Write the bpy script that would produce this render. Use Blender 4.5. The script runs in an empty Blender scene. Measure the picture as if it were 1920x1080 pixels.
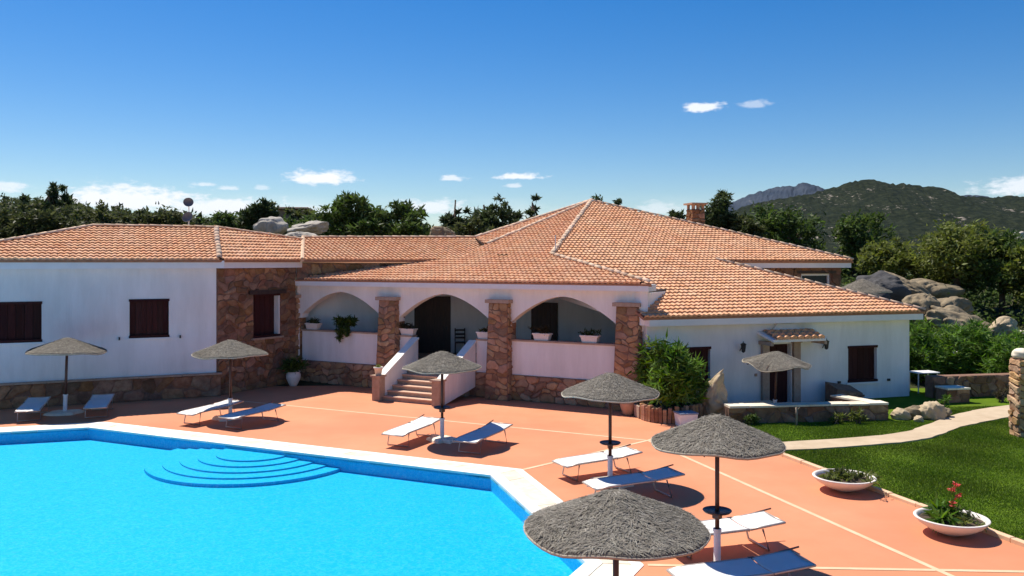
import bpy, math, random
import numpy as np
from mathutils import Vector, Matrix, Quaternion
from mathutils.geometry import tessellate_polygon
R = math.radians
random.seed(7); RNG = np.random.default_rng(7)
scene = bpy.context.scene
COL = scene.collection

# ------------------------------------------------------------------ camera, sky, sun, exposure
CAM_H = 4.7                                   # eye height above the pool terrace
cam = bpy.data.cameras.new('camera'); cam_o = bpy.data.objects.new('camera', cam); COL.objects.link(cam_o)
cam_o.location = (0, 0, CAM_H); cam_o.rotation_euler = (R(90), 0, 0)
cam.sensor_width = 36; cam.lens = 30; cam.shift_y = -50/1920; cam.clip_start = .1; cam.clip_end = 20000
scene.camera = cam_o
SUN_EL, SUN_AZ = 60, -42                      # degrees; azimuth from +Y towards +X
sv = Vector((math.sin(R(SUN_AZ))*math.cos(R(SUN_EL)), math.cos(R(SUN_AZ))*math.cos(R(SUN_EL)), math.sin(R(SUN_EL))))
sun = bpy.data.lights.new('sun', 'SUN'); sun.energy = 5.0; sun.angle = R(.5); sun.color = (1, .93, .82)
sun_o = bpy.data.objects.new('sun', sun); COL.objects.link(sun_o); sun_o.rotation_euler = sv.to_track_quat('Z', 'Y').to_euler()
sun_o.location = (-20, 20, 40)
vs = scene.view_settings; vs.view_transform = 'Standard'; vs.look = 'None'; vs.exposure = .38; vs.gamma = 1
scene.render.resolution_x, scene.render.resolution_y = 1024, 576

world = bpy.data.worlds.new('World'); scene.world = world; world.use_nodes = True
def build_world():
    nt = world.node_tree; N = nt.nodes; L = nt.links; N.clear()
    out = N.new('ShaderNodeOutputWorld'); bg = N.new('ShaderNodeBackground'); bg.inputs[1].default_value = .077
    sky = N.new('ShaderNodeTexSky'); sky.sky_type = 'NISHITA'; sky.sun_disc = False
    sky.sun_elevation = R(SUN_EL); sky.sun_rotation = R(SUN_AZ)
    sky.air_density = 1.0; sky.dust_density = .25; sky.ozone_density = 3.0; sky.altitude = 50
    hsv = N.new('ShaderNodeHueSaturation'); hsv.inputs['Saturation'].default_value = 1.48; hsv.inputs['Value'].default_value = 1.13; hsv.inputs['Hue'].default_value = .508
    L.new(sky.outputs[0], hsv.inputs['Color'])
    tc = N.new('ShaderNodeTexCoord'); sep = N.new('ShaderNodeSeparateXYZ'); L.new(tc.outputs['Generated'], sep.inputs[0])
    def M(op, a, b=None, c=None):
        n = N.new('ShaderNodeMath'); n.operation = op
        for i, v in enumerate((a, b, c)):
            if v is None: continue
            if isinstance(v, (int, float)): n.inputs[i].default_value = v
            else: L.new(v, n.inputs[i])
        return n.outputs[0]
    x, y, z = sep.outputs
    az = M('ARCTAN2', x, y); hor = M('SQRT', M('ADD', M('MULTIPLY', x, x), M('MULTIPLY', y, y))); el = M('ARCTAN2', z, hor)
    uv = N.new('ShaderNodeCombineXYZ'); L.new(az, uv.inputs[0]); L.new(el, uv.inputs[1])
    def noise(scale, sx, sy, det=6):
        mp = N.new('ShaderNodeMapping'); mp.inputs['Scale'].default_value = (sx, sy, 1); L.new(uv.outputs[0], mp.inputs[0])
        t = N.new('ShaderNodeTexNoise'); t.inputs['Scale'].default_value = scale; t.inputs['Detail'].default_value = det; t.inputs['Roughness'].default_value = .62
        L.new(mp.outputs[0], t.inputs['Vector']); return t.outputs[0]
    nz = noise(60, 1, 2.2); nb = noise(9, 1, 3.0, 5)
    total = None
    # azimuth, elevation, half width, half height (radians) and opacity of each cloud
    clouds = [(-.2195, .0935, .045, .0125, 1), (-.0687, .0962, .018, .0055, .75), (.0062, .0986, .034, .0058, .95), (.003, .088, .012, .004, .6),
              (.2202, .1727, .028, .0075, .9), (.277, .1745, .022, .007, .4), (-.3455, .0845, .014, .0042, .6), (-.322, .081, .012, .004, .6),
              (-.2838, .0825, .012, .0045, .45), (-.425, .064, .085, .021, 1), (-.33, .058, .09, .016, .95), (-.22, .056, .06, .010, .6), (-.54, .073, .03, .009, .7),
              (-.095, .062, .05, .012, .8), (.17, .06, .03, .012, .5), (.55, .073, .06, .016, .8), (.66, .07, .09, .02, .7), (-.80, .07, .12, .02, .8), (-1.2, .06, .16, .025, .8)]
    for a, e, w, h, op in clouds:
        sx = M('MULTIPLY', M('SUBTRACT', az, a), 1/w); sy = M('MULTIPLY', M('SUBTRACT', el, e), 1/h)
        sy = M('MULTIPLY', sy, M('ADD', 1.0, M('MULTIPLY', M('LESS_THAN', sy, 0.0), .7)))      # flatter bases
        d = M('SQRT', M('ADD', M('MULTIPLY', sx, sx), M('MULTIPLY', sy, sy)))
        d = M('ADD', d, M('MULTIPLY', M('SUBTRACT', nz, .5), 2.0))
        mr = N.new('ShaderNodeMapRange'); mr.interpolation_type = 'SMOOTHSTEP'
        L.new(d, mr.inputs[0]); mr.inputs[1].default_value = 1.05; mr.inputs[2].default_value = .35; mr.inputs[3].default_value = 0; mr.inputs[4].default_value = op
        total = mr.outputs[0] if total is None else M('MAXIMUM', total, mr.outputs[0])
    # thin low bank of haze cloud all round the horizon
    bank = M('MULTIPLY', M('MULTIPLY', M('SUBTRACT', 1.0, M('MINIMUM', M('MULTIPLY', M('ABSOLUTE', M('SUBTRACT', el, .045)), 30), 1.0)),
             M('MAXIMUM', M('SUBTRACT', nb, .42), 0.0)), 2.6)
    total = M('MINIMUM', M('MAXIMUM', total, bank), 1.0)
    mix = N.new('ShaderNodeMix'); mix.data_type = 'RGBA'
    L.new(total, mix.inputs[0]); L.new(hsv.outputs[0], mix.inputs[6]); mix.inputs[7].default_value = (10.4, 10.7, 11.2, 1)
    L.new(mix.outputs[2], bg.inputs[0]); L.new(bg.outputs[0], out.inputs[0])
build_world()

# ------------------------------------------------------------------ helpers
def link(o): COL.objects.link(o); return o
def mesh_obj(name, verts, faces, mat, parent=None, smooth=False, loc=None):
    me = bpy.data.meshes.new(name)
    me.from_pydata([tuple(v) for v in verts], [], [tuple(f) for f in faces]); me.update()
    if smooth: me.polygons.foreach_set('use_smooth', [True]*len(me.polygons))
    if mat: me.materials.append(mat)
    o = link(bpy.data.objects.new(name, me))
    if parent is not None: o.parent = parent
    if loc is not None: o.location = loc
    return o
def quads_obj(name, arr, mat, parent=None, loc=None, tri=False):
    """arr: (n, k, 3) numpy array of separate polygons"""
    n, k = arr.shape[:2]
    me = bpy.data.meshes.new(name); me.vertices.add(n*k); me.vertices.foreach_set('co', arr.reshape(-1).astype(np.float32))
    me.loops.add(n*k); me.loops.foreach_set('vertex_index', np.arange(n*k, dtype=np.int32))
    me.polygons.add(n); me.polygons.foreach_set('loop_start', np.arange(0, n*k, k, dtype=np.int32))
    me.update(calc_edges=True); me.materials.append(mat)
    o = link(bpy.data.objects.new(name, me))
    if parent is not None: o.parent = parent
    if loc is not None: o.location = loc
    return o
def tag(o, label=None, cat=None, group=None, kind=None):
    if label: o['label'] = label
    if cat: o['category'] = cat
    if group: o['group'] = group
    if kind: o['kind'] = kind
    return o
def empty(name, loc, label=None, cat=None, group=None, rz=0):
    o = link(bpy.data.objects.new(name, None)); o.location = loc; o.rotation_euler = (0, 0, rz); o.empty_display_size = .2
    return tag(o, label, cat, group)
def copy_tree(o, parent=None):
    c = o.copy(); COL.objects.link(c); c.parent = parent
    for ch in [k for k in ALLCH.get(o.name, [])]: copy_tree(ch, c)
    return c
ALLCH = {}
def index_children(o):
    ALLCH[o.name] = list(o.children)
    for c in o.children: index_children(c)

class MB:
    def __init__(s): s.v = []; s.f = []
    def add(s, vs_, fs):
        b = len(s.v); s.v += [tuple(v) for v in vs_]; s.f += [tuple(b+i for i in f) for f in fs]; return s
    def box(s, c, d, rz=0, bev=0):
        cx, cy, cz = c; dx, dy, dz = [q/2 for q in d]; ca, sa = math.cos(rz), math.sin(rz)
        if bev <= 0:
            pts = [(x*dx, y*dy, z*dz) for z in (-1, 1) for x, y in ((-1, -1), (1, -1), (1, 1), (-1, 1))]
            fs = [(3, 2, 1, 0), (4, 5, 6, 7), (0, 1, 5, 4), (1, 2, 6, 5), (2, 3, 7, 6), (3, 0, 4, 7)]
        else:
            def ring(i, z): return [(x*(dx-i), y*(dy-i), z) for x, y in ((-1, -1), (1, -1), (1, 1), (-1, 1))]
            pts = ring(bev, -dz)+ring(0, -dz+bev)+ring(0, dz-bev)+ring(bev, dz)
            fs = [(3, 2, 1, 0), (12, 13, 14, 15)]
            for k in range(3):
                for i in range(4): fs.append((4*k+i, 4*k+(i+1) % 4, 4*k+4+(i+1) % 4, 4*k+4+i))
        return s.add([(cx+x*ca-y*sa, cy+x*sa+y*ca, cz+z) for x, y, z in pts], fs)
    def prism(s, poly, z0, z1):
        n = len(poly)
        if sum(poly[i][0]*poly[(i+1) % n][1]-poly[(i+1) % n][0]*poly[i][1] for i in range(n)) < 0: poly = poly[::-1]
        g = lambda z, p, i: z[i] if isinstance(z, (list, tuple)) else z
        return s.add([(p[0], p[1], g(z0, p, i)) for i, p in enumerate(poly)]+[(p[0], p[1], g(z1, p, i)) for i, p in enumerate(poly)],
                     [tuple(range(n-1, -1, -1)), tuple(range(n, 2*n))]+[(i, (i+1) % n, n+(i+1) % n, n+i) for i in range(n)])
    def tube(s, path, r, n=8, cap=True):
        path = [Vector(p) for p in path]; rr = r if isinstance(r, (list, tuple)) else [r]*len(path); rings = []
        for i, p in enumerate(path):
            d = (path[min(i+1, len(path)-1)]-path[max(i-1, 0)]).normalized()
            a = d.cross(Vector((0, 0, 1)) if abs(d.z) < .95 else Vector((1, 0, 0))).normalized(); b = d.cross(a)
            rings.append([p+a*math.cos(2*math.pi*k/n)*rr[i]+b*math.sin(2*math.pi*k/n)*rr[i] for k in range(n)])
        fs = [(j*n+k, j*n+(k+1) % n, (j+1)*n+(k+1) % n, (j+1)*n+k) for j in range(len(path)-1) for k in range(n)]
        if cap: fs += [tuple(range(n-1, -1, -1)), tuple(range((len(path)-1)*n, len(path)*n))]
        return s.add([q for rg in rings for q in rg], fs)
    def lathe(s, prof, n=24, c=(0, 0, 0)):
        vs_ = [(c[0]+r*math.cos(2*math.pi*k/n), c[1]+r*math.sin(2*math.pi*k/n), c[2]+z) for r, z in prof for k in range(n)]
        return s.add(vs_, [(j*n+k, j*n+(k+1) % n, (j+1)*n+(k+1) % n, (j+1)*n+k) for j in range(len(prof)-1) for k in range(n)])
    def build(s, name, mat, parent=None, smooth=False, loc=None): return mesh_obj(name, s.v, s.f, mat, parent, smooth, loc)

# ------------------------------------------------------------------ materials
def mat(name, c1, c2=None, rough=.8, scale=6, detail=5, bump=0, bscale=None, metal=0, island=0, coat=0, spec=.5, stretch=None, c3=None, s3=1.0, f3=.5, lo=.35, hi=.65, transl=0):
    m = bpy.data.materials.new(name); m.use_nodes = True; nt = m.node_tree; N = nt.nodes; L = nt.links
    b = N['Principled BSDF']; b.inputs['Roughness'].default_value = rough; b.inputs['Metallic'].default_value = metal
    b.inputs['Specular IOR Level'].default_value = spec
    c2 = c2 or c1
    tc = N.new('ShaderNodeTexCoord'); vec = tc.outputs['Object']
    if stretch:
        mp = N.new('ShaderNodeMapping'); mp.inputs['Scale'].default_value = stretch; L.new(vec, mp.inputs[0]); vec = mp.outputs[0]
    tx = N.new('ShaderNodeTexNoise'); tx.inputs['Scale'].default_value = scale; tx.inputs['Detail'].default_value = detail; tx.inputs['Roughness'].default_value = .65
    L.new(vec, tx.inputs['Vector'])
    mr = N.new('ShaderNodeMapRange'); mr.inputs[1].default_value = lo; mr.inputs[2].default_value = hi; L.new(tx.outputs[0], mr.inputs[0])
    mx = N.new('ShaderNodeMix'); mx.data_type = 'RGBA'; L.new(mr.outputs[0], mx.inputs[0]); mx.inputs[6].default_value = (*c1, 1); mx.inputs[7].default_value = (*c2, 1)
    col = mx.outputs[2]
    if c3:
        t3 = N.new('ShaderNodeTexNoise'); t3.inputs['Scale'].default_value = s3; t3.inputs['Detail'].default_value = 4; L.new(tc.outputs['Object'], t3.inputs['Vector'])
        r3 = N.new('ShaderNodeMapRange'); r3.inputs[1].default_value = .45; r3.inputs[2].default_value = .7; r3.inputs[4].default_value = f3; L.new(t3.outputs[0], r3.inputs[0])
        m3 = N.new('ShaderNodeMix'); m3.data_type = 'RGBA'; L.new(r3.outputs[0], m3.inputs[0]); L.new(col, m3.inputs[6]); m3.inputs[7].default_value = (*c3, 1); col = m3.outputs[2]
    if island:
        g = N.new('ShaderNodeNewGeometry'); oi = N.new('ShaderNodeObjectInfo')
        ad = N.new('ShaderNodeMath'); ad.operation = 'ADD'; L.new(g.outputs['Random Per Island'], ad.inputs[0]); L.new(oi.outputs['Random'], ad.inputs[1])
        wn = N.new('ShaderNodeTexWhiteNoise'); wn.noise_dimensions = '1D'; L.new(ad.outputs[0], wn.inputs['W'])
        h = N.new('ShaderNodeHueSaturation'); L.new(col, h.inputs['Color'])
        sp = N.new('ShaderNodeSeparateColor'); L.new(wn.outputs['Color'], sp.inputs[0])
        def rng(sock, lo_, hi_):
            q = N.new('ShaderNodeMapRange'); L.new(sock, q.inputs[0]); q.inputs[3].default_value = lo_; q.inputs[4].default_value = hi_; return q.outputs[0]
        L.new(rng(sp.outputs[0], 1-island, 1+island), h.inputs['Value']); L.new(rng(sp.outputs[1], .5-.035*min(island, .6), .5+.035*min(island, .6)), h.inputs['Hue'])
        L.new(rng(sp.outputs[2], 1-.5*island, 1+.3*island), h.inputs['Saturation']); col = h.outputs[0]
    L.new(col, b.inputs['Base Color'])
    if bump:
        bt = N.new('ShaderNodeTexNoise'); bt.inputs['Scale'].default_value = bscale or scale*3; bt.inputs['Detail'].default_value = 6; L.new(vec, bt.inputs['Vector'])
        bn = N.new('ShaderNodeBump'); bn.inputs['Strength'].default_value = 1; bn.inputs['Distance'].default_value = bump; L.new(bt.outputs[0], bn.inputs['Height']); L.new(bn.outputs[0], b.inputs['Normal'])
    if transl:
        tr = N.new('ShaderNodeBsdfTranslucent'); L.new(col, tr.inputs['Color']); ms = N.new('ShaderNodeMixShader'); ms.inputs[0].default_value = transl
        L.new(b.outputs[0], ms.inputs[1]); L.new(tr.outputs[0], ms.inputs[2]); L.new(ms.outputs[0], N['Material Output'].inputs['Surface'])
    return m
M_PLASTER = mat('white_plaster', (.73, .72, .705), (.85, .84, .83), .9, 1.2, stretch=(1.6, 1.6, .3), bump=.006, bscale=14, c3=(.66, .63, .60), s3=.5, f3=.35)
M_FASCIA = mat('eave_plaster', (.76, .76, .77), (.82, .82, .82), .9, 2, bump=.004, bscale=18)
M_STONE = mat('red_granite', (.235, .118, .062), (.37, .205, .115), .9, 5, bump=.03, bscale=9, island=.36, c3=(.11, .06, .048), s3=1.1, f3=.6, spec=.2)
M_STONEP = mat('tan_granite', (.33, .185, .098), (.46, .29, .165), .9, 4, bump=.03, bscale=9, island=.34, c3=(.17, .085, .06), s3=1.3, f3=.6, spec=.2)
M_MORTAR = mat('mortar', (.18, .095, .062), (.26, .15, .10), .95, 5, bump=.02, bscale=12)
M_DRESSED = mat('dressed_granite', (.36, .25, .18), (.45, .33, .25), .85, 9, bump=.006, c3=(.28, .18, .13), s3=2, f3=.5)
M_TILE = mat('clay_tile', (.66, .325, .175), (.74, .43, .255), .9, 3, bump=.004, bscale=30, island=.10, c3=(.76, .53, .35), s3=.7, f3=.35, spec=.2)
M_RIDGE = mat('ridge_clay', (.70, .42, .25), (.78, .54, .36), .85, 6, bump=.006, island=.2, c3=(.78, .62, .45), s3=2.2, f3=.5)
M_UNDER = mat('roof_deck', (.30, .15, .09), (.38, .2, .12), .95, 5)
M_DECK = mat('terracotta_terrace', (.60, .225, .108), (.70, .285, .150), .75, .45, detail=8, bump=.003, bscale=40, c3=(.50, .175, .085), s3=.16, f3=.7, spec=.3, lo=.3, hi=.7)
M_JOINT = mat('cream_joint', (.68, .44, .26), (.76, .53, .34), .8, 3)
M_COPE = mat('cream_coping', (.70, .61, .46), (.82, .74, .60), .7, 5, bump=.003, island=.10, c3=(.66, .52, .36), s3=2, f3=.5)
M_COPEW = mat('white_coping', (.80, .77, .70), (.86, .84, .79), .7, 4, bump=.002, island=.05)
M_GRASS = mat('lawn', (.075, .14, .009), (.12, .19, .015), 1.0, 1.2, detail=8, bump=.02, bscale=40, c3=(.11, .145, .018), s3=.5, f3=.5, spec=.05)
M_BLADE = mat('grass_blade', (.09, .165, .010), (.15, .235, .020), .9, .9, island=.35, transl=.25, spec=.08, c3=(.12, .15, .02), s3=.35, f3=.6)
M_PATH = mat('path_concrete', (.47, .36, .235), (.56, .44, .30), .9, 2.5, detail=8, bump=.006, c3=(.40, .29, .18), s3=.7, f3=.5)
M_SHUT = mat('brown_shutter', (.036, .010, .010), (.058, .017, .014), .75, 3, stretch=(8, 8, .6), bump=.002, island=.2, spec=.15)
M_DARK = mat('dark_wood', (.030, .016, .012), (.055, .028, .018), .6, 4, stretch=(6, 6, .8), bump=.002)
M_BLACK = mat('black_iron', (.012, .012, .014), (.02, .02, .022), .5, 5)
M_POLE = mat('brown_pole', (.060, .022, .014), (.095, .038, .022), .45, 6, stretch=(4, 4, .5))
M_WPOLE = mat('white_pole', (.72, .71, .70), (.8, .79, .78), .5, 8, c3=(.5, .45, .4), s3=5, f3=.5)
M_THATCH = mat('heather_thatch', (.125, .105, .08), (.21, .185, .145), .95, 14, detail=8, bump=.02, bscale=55)
M_STRAND = mat('heather_strand', (.165, .145, .115), (.26, .235, .19), .9, 9, island=.38)
M_RIM = mat('thatch_rim', (.40, .34, .25), (.50, .43, .33), .9, 12, island=.2)
M_FABRIC = mat('white_sling', (.78, .78, .78), (.84, .84, .83), .75, 8, bump=.002, bscale=120, c3=(.7, .68, .65), s3=4, f3=.4, transl=.12)
M_ALU = mat('bed_tube', (.50, .42, .36), (.60, .52, .45), .4, 8, metal=.5)
M_BEDJ = mat('bed_joint', (.13, .06, .045), (.18, .09, .06), .5, 8)
M_TRAY = mat('dark_tray', (.016, .016, .024), (.028, .026, .036), .4, 8)
M_POT = mat('white_concrete_pot', (.72, .66, .60), (.80, .75, .70), .8, 5, bump=.004, c3=(.55, .45, .36), s3=3, f3=.35)
M_TERRA = mat('clay_pot', (.42, .24, .15), (.52, .33, .22), .85, 6, bump=.004)
M_SOIL = mat('soil', (.05, .032, .02), (.09, .06, .035), .95, 15, bump=.02)
M_ROCK = mat('granite_rock', (.22, .17, .11), (.36, .29, .19), 1.0, 1.6, detail=9, bump=.08, bscale=3.5, c3=(.10, .085, .06), s3=.9, f3=.8, spec=.1)
M_ROCK_SHADE = mat('shaded_granite', (.07, .068, .07), (.13, .125, .12), .95, 1.5, detail=9, bump=.12, bscale=2.5, c3=(.04, .04, .045), s3=.8, f3=.8, spec=.1)  # darker copy of the granite, with the boulder's shade painted into its colour
M_ROCKP = mat('pale_granite', (.42, .38, .32), (.56, .52, .45), .9, 1.1, detail=9, bump=.10, bscale=2.2, c3=(.22, .19, .15), s3=.7, f3=.8, spec=.1)
M_TAN = mat('tan_rock', (.43, .33, .20), (.56, .45, .30), .9, 2.4, detail=8, bump=.05, bscale=6, c3=(.28, .2, .12), s3=1.4, f3=.6)
M_BARK = mat('bark', (.085, .06, .042), (.15, .11, .08), .95, 5, stretch=(3, 3, .7), bump=.03)
M_WHITE = mat('white_lacquer', (.78, .78, .77), (.84, .84, .83), .5, 5)
M_GROUND = mat('scrub_ground', (.04, .045, .018), (.085, .075, .04), .95, .35, detail=9, bump=.06, bscale=2, c3=(.03, .045, .014), s3=.08, f3=.9, spec=.1)
M_WOOD = mat('grey_wood', (.27, .21, .15), (.36, .29, .22), .9, 5, stretch=(4, 4, .6), bump=.006)
M_RED = mat('red_petal', (.62, .03, .035), (.75, .07, .06), .6, 20, island=.2)
def leaf(name, a, b, isl=.4, tr=.42): return mat(name, a, b, .55, .8, island=isl, transl=tr, spec=.2)
M_LEAF_D = leaf('dark_leaf', (.055, .095, .018), (.10, .15, .03))
M_LEAF_J = leaf('juniper_leaf', (.046, .070, .022), (.078, .105, .034))
M_LEAF_O = leaf('olive_leaf', (.125, .155, .024), (.19, .22, .04))
M_LEAF_G = leaf('oleander_leaf', (.085, .175, .016), (.15, .27, .03))
M_LEAF_S = leaf('scrub_leaf', (.060, .078, .022), (.10, .112, .036))
M_LEAF_B = leaf('dry_leaf', (.06, .05, .025), (.11, .085, .045))

def water_mat():
    m = bpy.data.materials.new('pool_water'); m.use_nodes = True; N = m.node_tree.nodes; L = m.node_tree.links
    N.remove(N['Principled BSDF'])
    tr = N.new('ShaderNodeBsdfTransparent'); tr.inputs[0].default_value = (.45, .95, 1.0, 1)
    gl = N.new('ShaderNodeBsdfGlossy'); gl.inputs['Roughness'].default_value = .04
    fr = N.new('ShaderNodeFresnel'); fr.inputs[0].default_value = 1.33
    tc = N.new('ShaderNodeTexCoord'); n1 = N.new('ShaderNodeTexNoise'); n1.inputs['Scale'].default_value = 5.5; n1.inputs['Detail'].default_value = 3; L.new(tc.outputs['Object'], n1.inputs['Vector'])
    bp = N.new('ShaderNodeBump'); bp.inputs['Distance'].default_value = .03; bp.inputs['Strength'].default_value = 1; L.new(n1.outputs[0], bp.inputs['Height'])
    for n in (gl, fr): L.new(bp.outputs[0], n.inputs['Normal'])
    mm = N.new('ShaderNodeMath'); mm.operation = 'MULTIPLY'; mm.inputs[1].default_value = .22; L.new(fr.outputs[0], mm.inputs[0])
    mx = N.new('ShaderNodeMixShader'); L.new(mm.outputs[0], mx.inputs[0]); L.new(tr.outputs[0], mx.inputs[1]); L.new(gl.outputs[0], mx.inputs[2])
    L.new(mx.outputs[0], N['Material Output'].inputs['Surface']); return m
M_WATER = water_mat()
def mosaic_caustic_mat():
    m = bpy.data.materials.new('pool_mosaic_caustic'); m.use_nodes = True; N = m.node_tree.nodes; L = m.node_tree.links; b = N['Principled BSDF']
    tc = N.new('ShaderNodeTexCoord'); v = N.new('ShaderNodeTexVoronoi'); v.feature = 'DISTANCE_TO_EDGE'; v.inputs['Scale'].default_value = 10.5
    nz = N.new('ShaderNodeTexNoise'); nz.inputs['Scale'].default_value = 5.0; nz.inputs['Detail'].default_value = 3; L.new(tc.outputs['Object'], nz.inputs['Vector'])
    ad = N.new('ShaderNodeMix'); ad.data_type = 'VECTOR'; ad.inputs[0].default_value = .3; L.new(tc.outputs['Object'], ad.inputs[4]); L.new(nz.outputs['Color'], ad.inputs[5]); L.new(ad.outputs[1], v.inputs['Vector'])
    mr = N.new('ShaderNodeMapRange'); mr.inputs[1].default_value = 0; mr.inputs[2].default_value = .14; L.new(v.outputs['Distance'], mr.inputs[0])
    mx = N.new('ShaderNodeMix'); mx.data_type = 'RGBA'; L.new(mr.outputs[0], mx.inputs[0]); mx.inputs[6].default_value = (.09, .49, .74, 1); mx.inputs[7].default_value = (.0, .41, .70, 1)  # lighter cell-edge web paints the water's caustic light into the floor colour
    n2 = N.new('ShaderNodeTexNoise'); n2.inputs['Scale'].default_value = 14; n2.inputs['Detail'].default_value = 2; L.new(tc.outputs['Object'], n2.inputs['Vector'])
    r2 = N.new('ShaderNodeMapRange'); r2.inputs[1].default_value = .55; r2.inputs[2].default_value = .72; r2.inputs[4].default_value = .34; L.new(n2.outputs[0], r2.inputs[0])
    m2 = N.new('ShaderNodeMix'); m2.data_type = 'RGBA'; L.new(r2.outputs[0], m2.inputs[0]); L.new(mx.outputs[2], m2.inputs[6]); m2.inputs[7].default_value = (.48, .50, .76, 1)  # pale speckles, caustic glints painted over the blue
    L.new(m2.outputs[2], b.inputs['Base Color']); b.inputs['Roughness'].default_value = .5; return m
M_MOSAIC_CAUSTIC = mosaic_caustic_mat()

# ------------------------------------------------------------------ terrain
AZC = [-.8, -.6, -.41, -.25, -.1, .1, .25, .4, .52, .7]
YR = [28, 31, 36, 45, 55, 70, 95, 140, 190, 300, 600, 1500, 9000]
HT = np.array([
    [-.8, -.05, .3, 2.5, 5.0, 7.0, 10, 15, 19, 17, 5, 0, -20], [-.8, -.05, .3, 2.5, 5.0, 7.0, 9.5, 14, 18, 16, 5, 0, -20],
    [-.8, -.05, .3, 3.0, 5.5, 7.0, 8.7, 11, 13.2, 12, 5, 0, -20], [-.8, -.05, .2, 3.4, 6.0, 7.3, 8.6, 9.4, 9.5, 8, 3, 0, -20],
    [-.8, -.05, .1, 2.0, 4.5, 6.0, 7.2, 7.6, 7.2, 5, 0, -10, -20], [-.8, -.05, 0, .5, 3.0, 4.5, 5.2, 5.5, 4.5, 2, -5, -15, -20],
    [-.8, -.05, .2, 1.5, 3.0, 4.0, 4.4, 4, 2, -3, -12, -20, -20], [-.8, -.05, .8, 2.2, 3.2, 3.8, 4.0, 3, -1, -8, -20, -25, -25],
    [-.8, -.05, .8, 2.2, 3.0, 3.4, 3.2, 1, -4, -12, -22, -25, -25], [-.8, -.05, .8, 2.2, 3.0, 3.4, 3.2, 1, -4, -12, -22, -25, -25]])
def ground_z(x, y):
    a = x/max(y, 28.0)
    yi = min(max(y, YR[0]), YR[-1]); j = max(0, min(len(YR)-2, np.searchsorted(YR, yi)-1)); ty = (yi-YR[j])/(YR[j+1]-YR[j]); ty = ty*ty*(3-2*ty)*.5+ty*.5
    ai = min(max(a, AZC[0]), AZC[-1]); i = max(0, min(len(AZC)-2, np.searchsorted(AZC, ai)-1)); tx = (ai-AZC[i])/(AZC[i+1]-AZC[i]); tx = tx*tx*(3-2*tx)
    z = (HT[i, j]*(1-tx)+HT[i+1, j]*tx)*(1-ty)+(HT[i, j+1]*(1-tx)+HT[i+1, j+1]*tx)*ty
    if y > 36: z += min((y-36)/20, 1)*(.5*math.sin(x*.31+y*.17)+.35*math.sin(x*.73-y*.41)+.5*math.sin(x*.09+1.3)*math.sin(y*.07))
    return float(z)
def build_terrain():
    ys = list(np.linspace(-60, 28, 12))+list(np.linspace(29.5, 110, 70))+list(np.geomspace(114, 9000, 50))
    az = list(np.linspace(-3, -1.0, 10))+list(np.linspace(-.95, .95, 130))+list(np.linspace(1.0, 3, 10)); W = len(az)
    cl = lambda x: max(-11500, min(11500, x))
    v = [(cl(a*max(y, 30))+a, y, ground_z(a*max(y, 30), y)) for y in ys for a in az]
    f = [(j*W+i, j*W+i+1, (j+1)*W+i+1, (j+1)*W+i) for j in range(len(ys)-1) for i in range(W-1)]
    tag(mesh_obj('terrain', v, f, M_GROUND, smooth=True), kind='structure')
build_terrain()

def hill_mat(name, c1, c2, rock, sc, amt):
    m = mat(name, c1, c2, 1.0, sc, detail=10, c3=None, lo=.4, hi=.62, spec=.02); N = m.node_tree.nodes; L = m.node_tree.links; b = N['Principled BSDF']
    col = b.inputs['Base Color'].links[0].from_socket
    tc = N.new('ShaderNodeTexCoord'); mp = N.new('ShaderNodeMapping'); mp.inputs['Scale'].default_value = (1, .5, 1.6); L.new(tc.outputs['Object'], mp.inputs[0])
    n = N.new('ShaderNodeTexNoise'); n.inputs['Scale'].default_value = sc*1.5; n.inputs['Detail'].default_value = 8; n.inputs['Roughness'].default_value = .7; L.new(mp.outputs[0], n.inputs['Vector'])
    n2 = N.new('ShaderNodeTexNoise'); n2.inputs['Scale'].default_value = sc*.16; n2.inputs['Detail'].default_value = 3; L.new(mp.outputs[0], n2.inputs['Vector'])
    ad = N.new('ShaderNodeMath'); ad.operation = 'MULTIPLY_ADD'; L.new(n2.outputs[0], ad.inputs[0]); ad.inputs[1].default_value = .55; L.new(n.outputs[0], ad.inputs[2])
    r = N.new('ShaderNodeMapRange'); r.inputs[1].default_value = amt; r.inputs[2].default_value = amt+.06; L.new(ad.outputs[0], r.inputs[0])
    mx = N.new('ShaderNodeMix'); mx.data_type = 'RGBA'; L.new(r.outputs[0], mx.inputs[0]); L.new(col, mx.inputs[6]); mx.inputs[7].default_value = (*rock, 1); L.new(mx.outputs[2], b.inputs['Base Color'])
    return m
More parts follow.
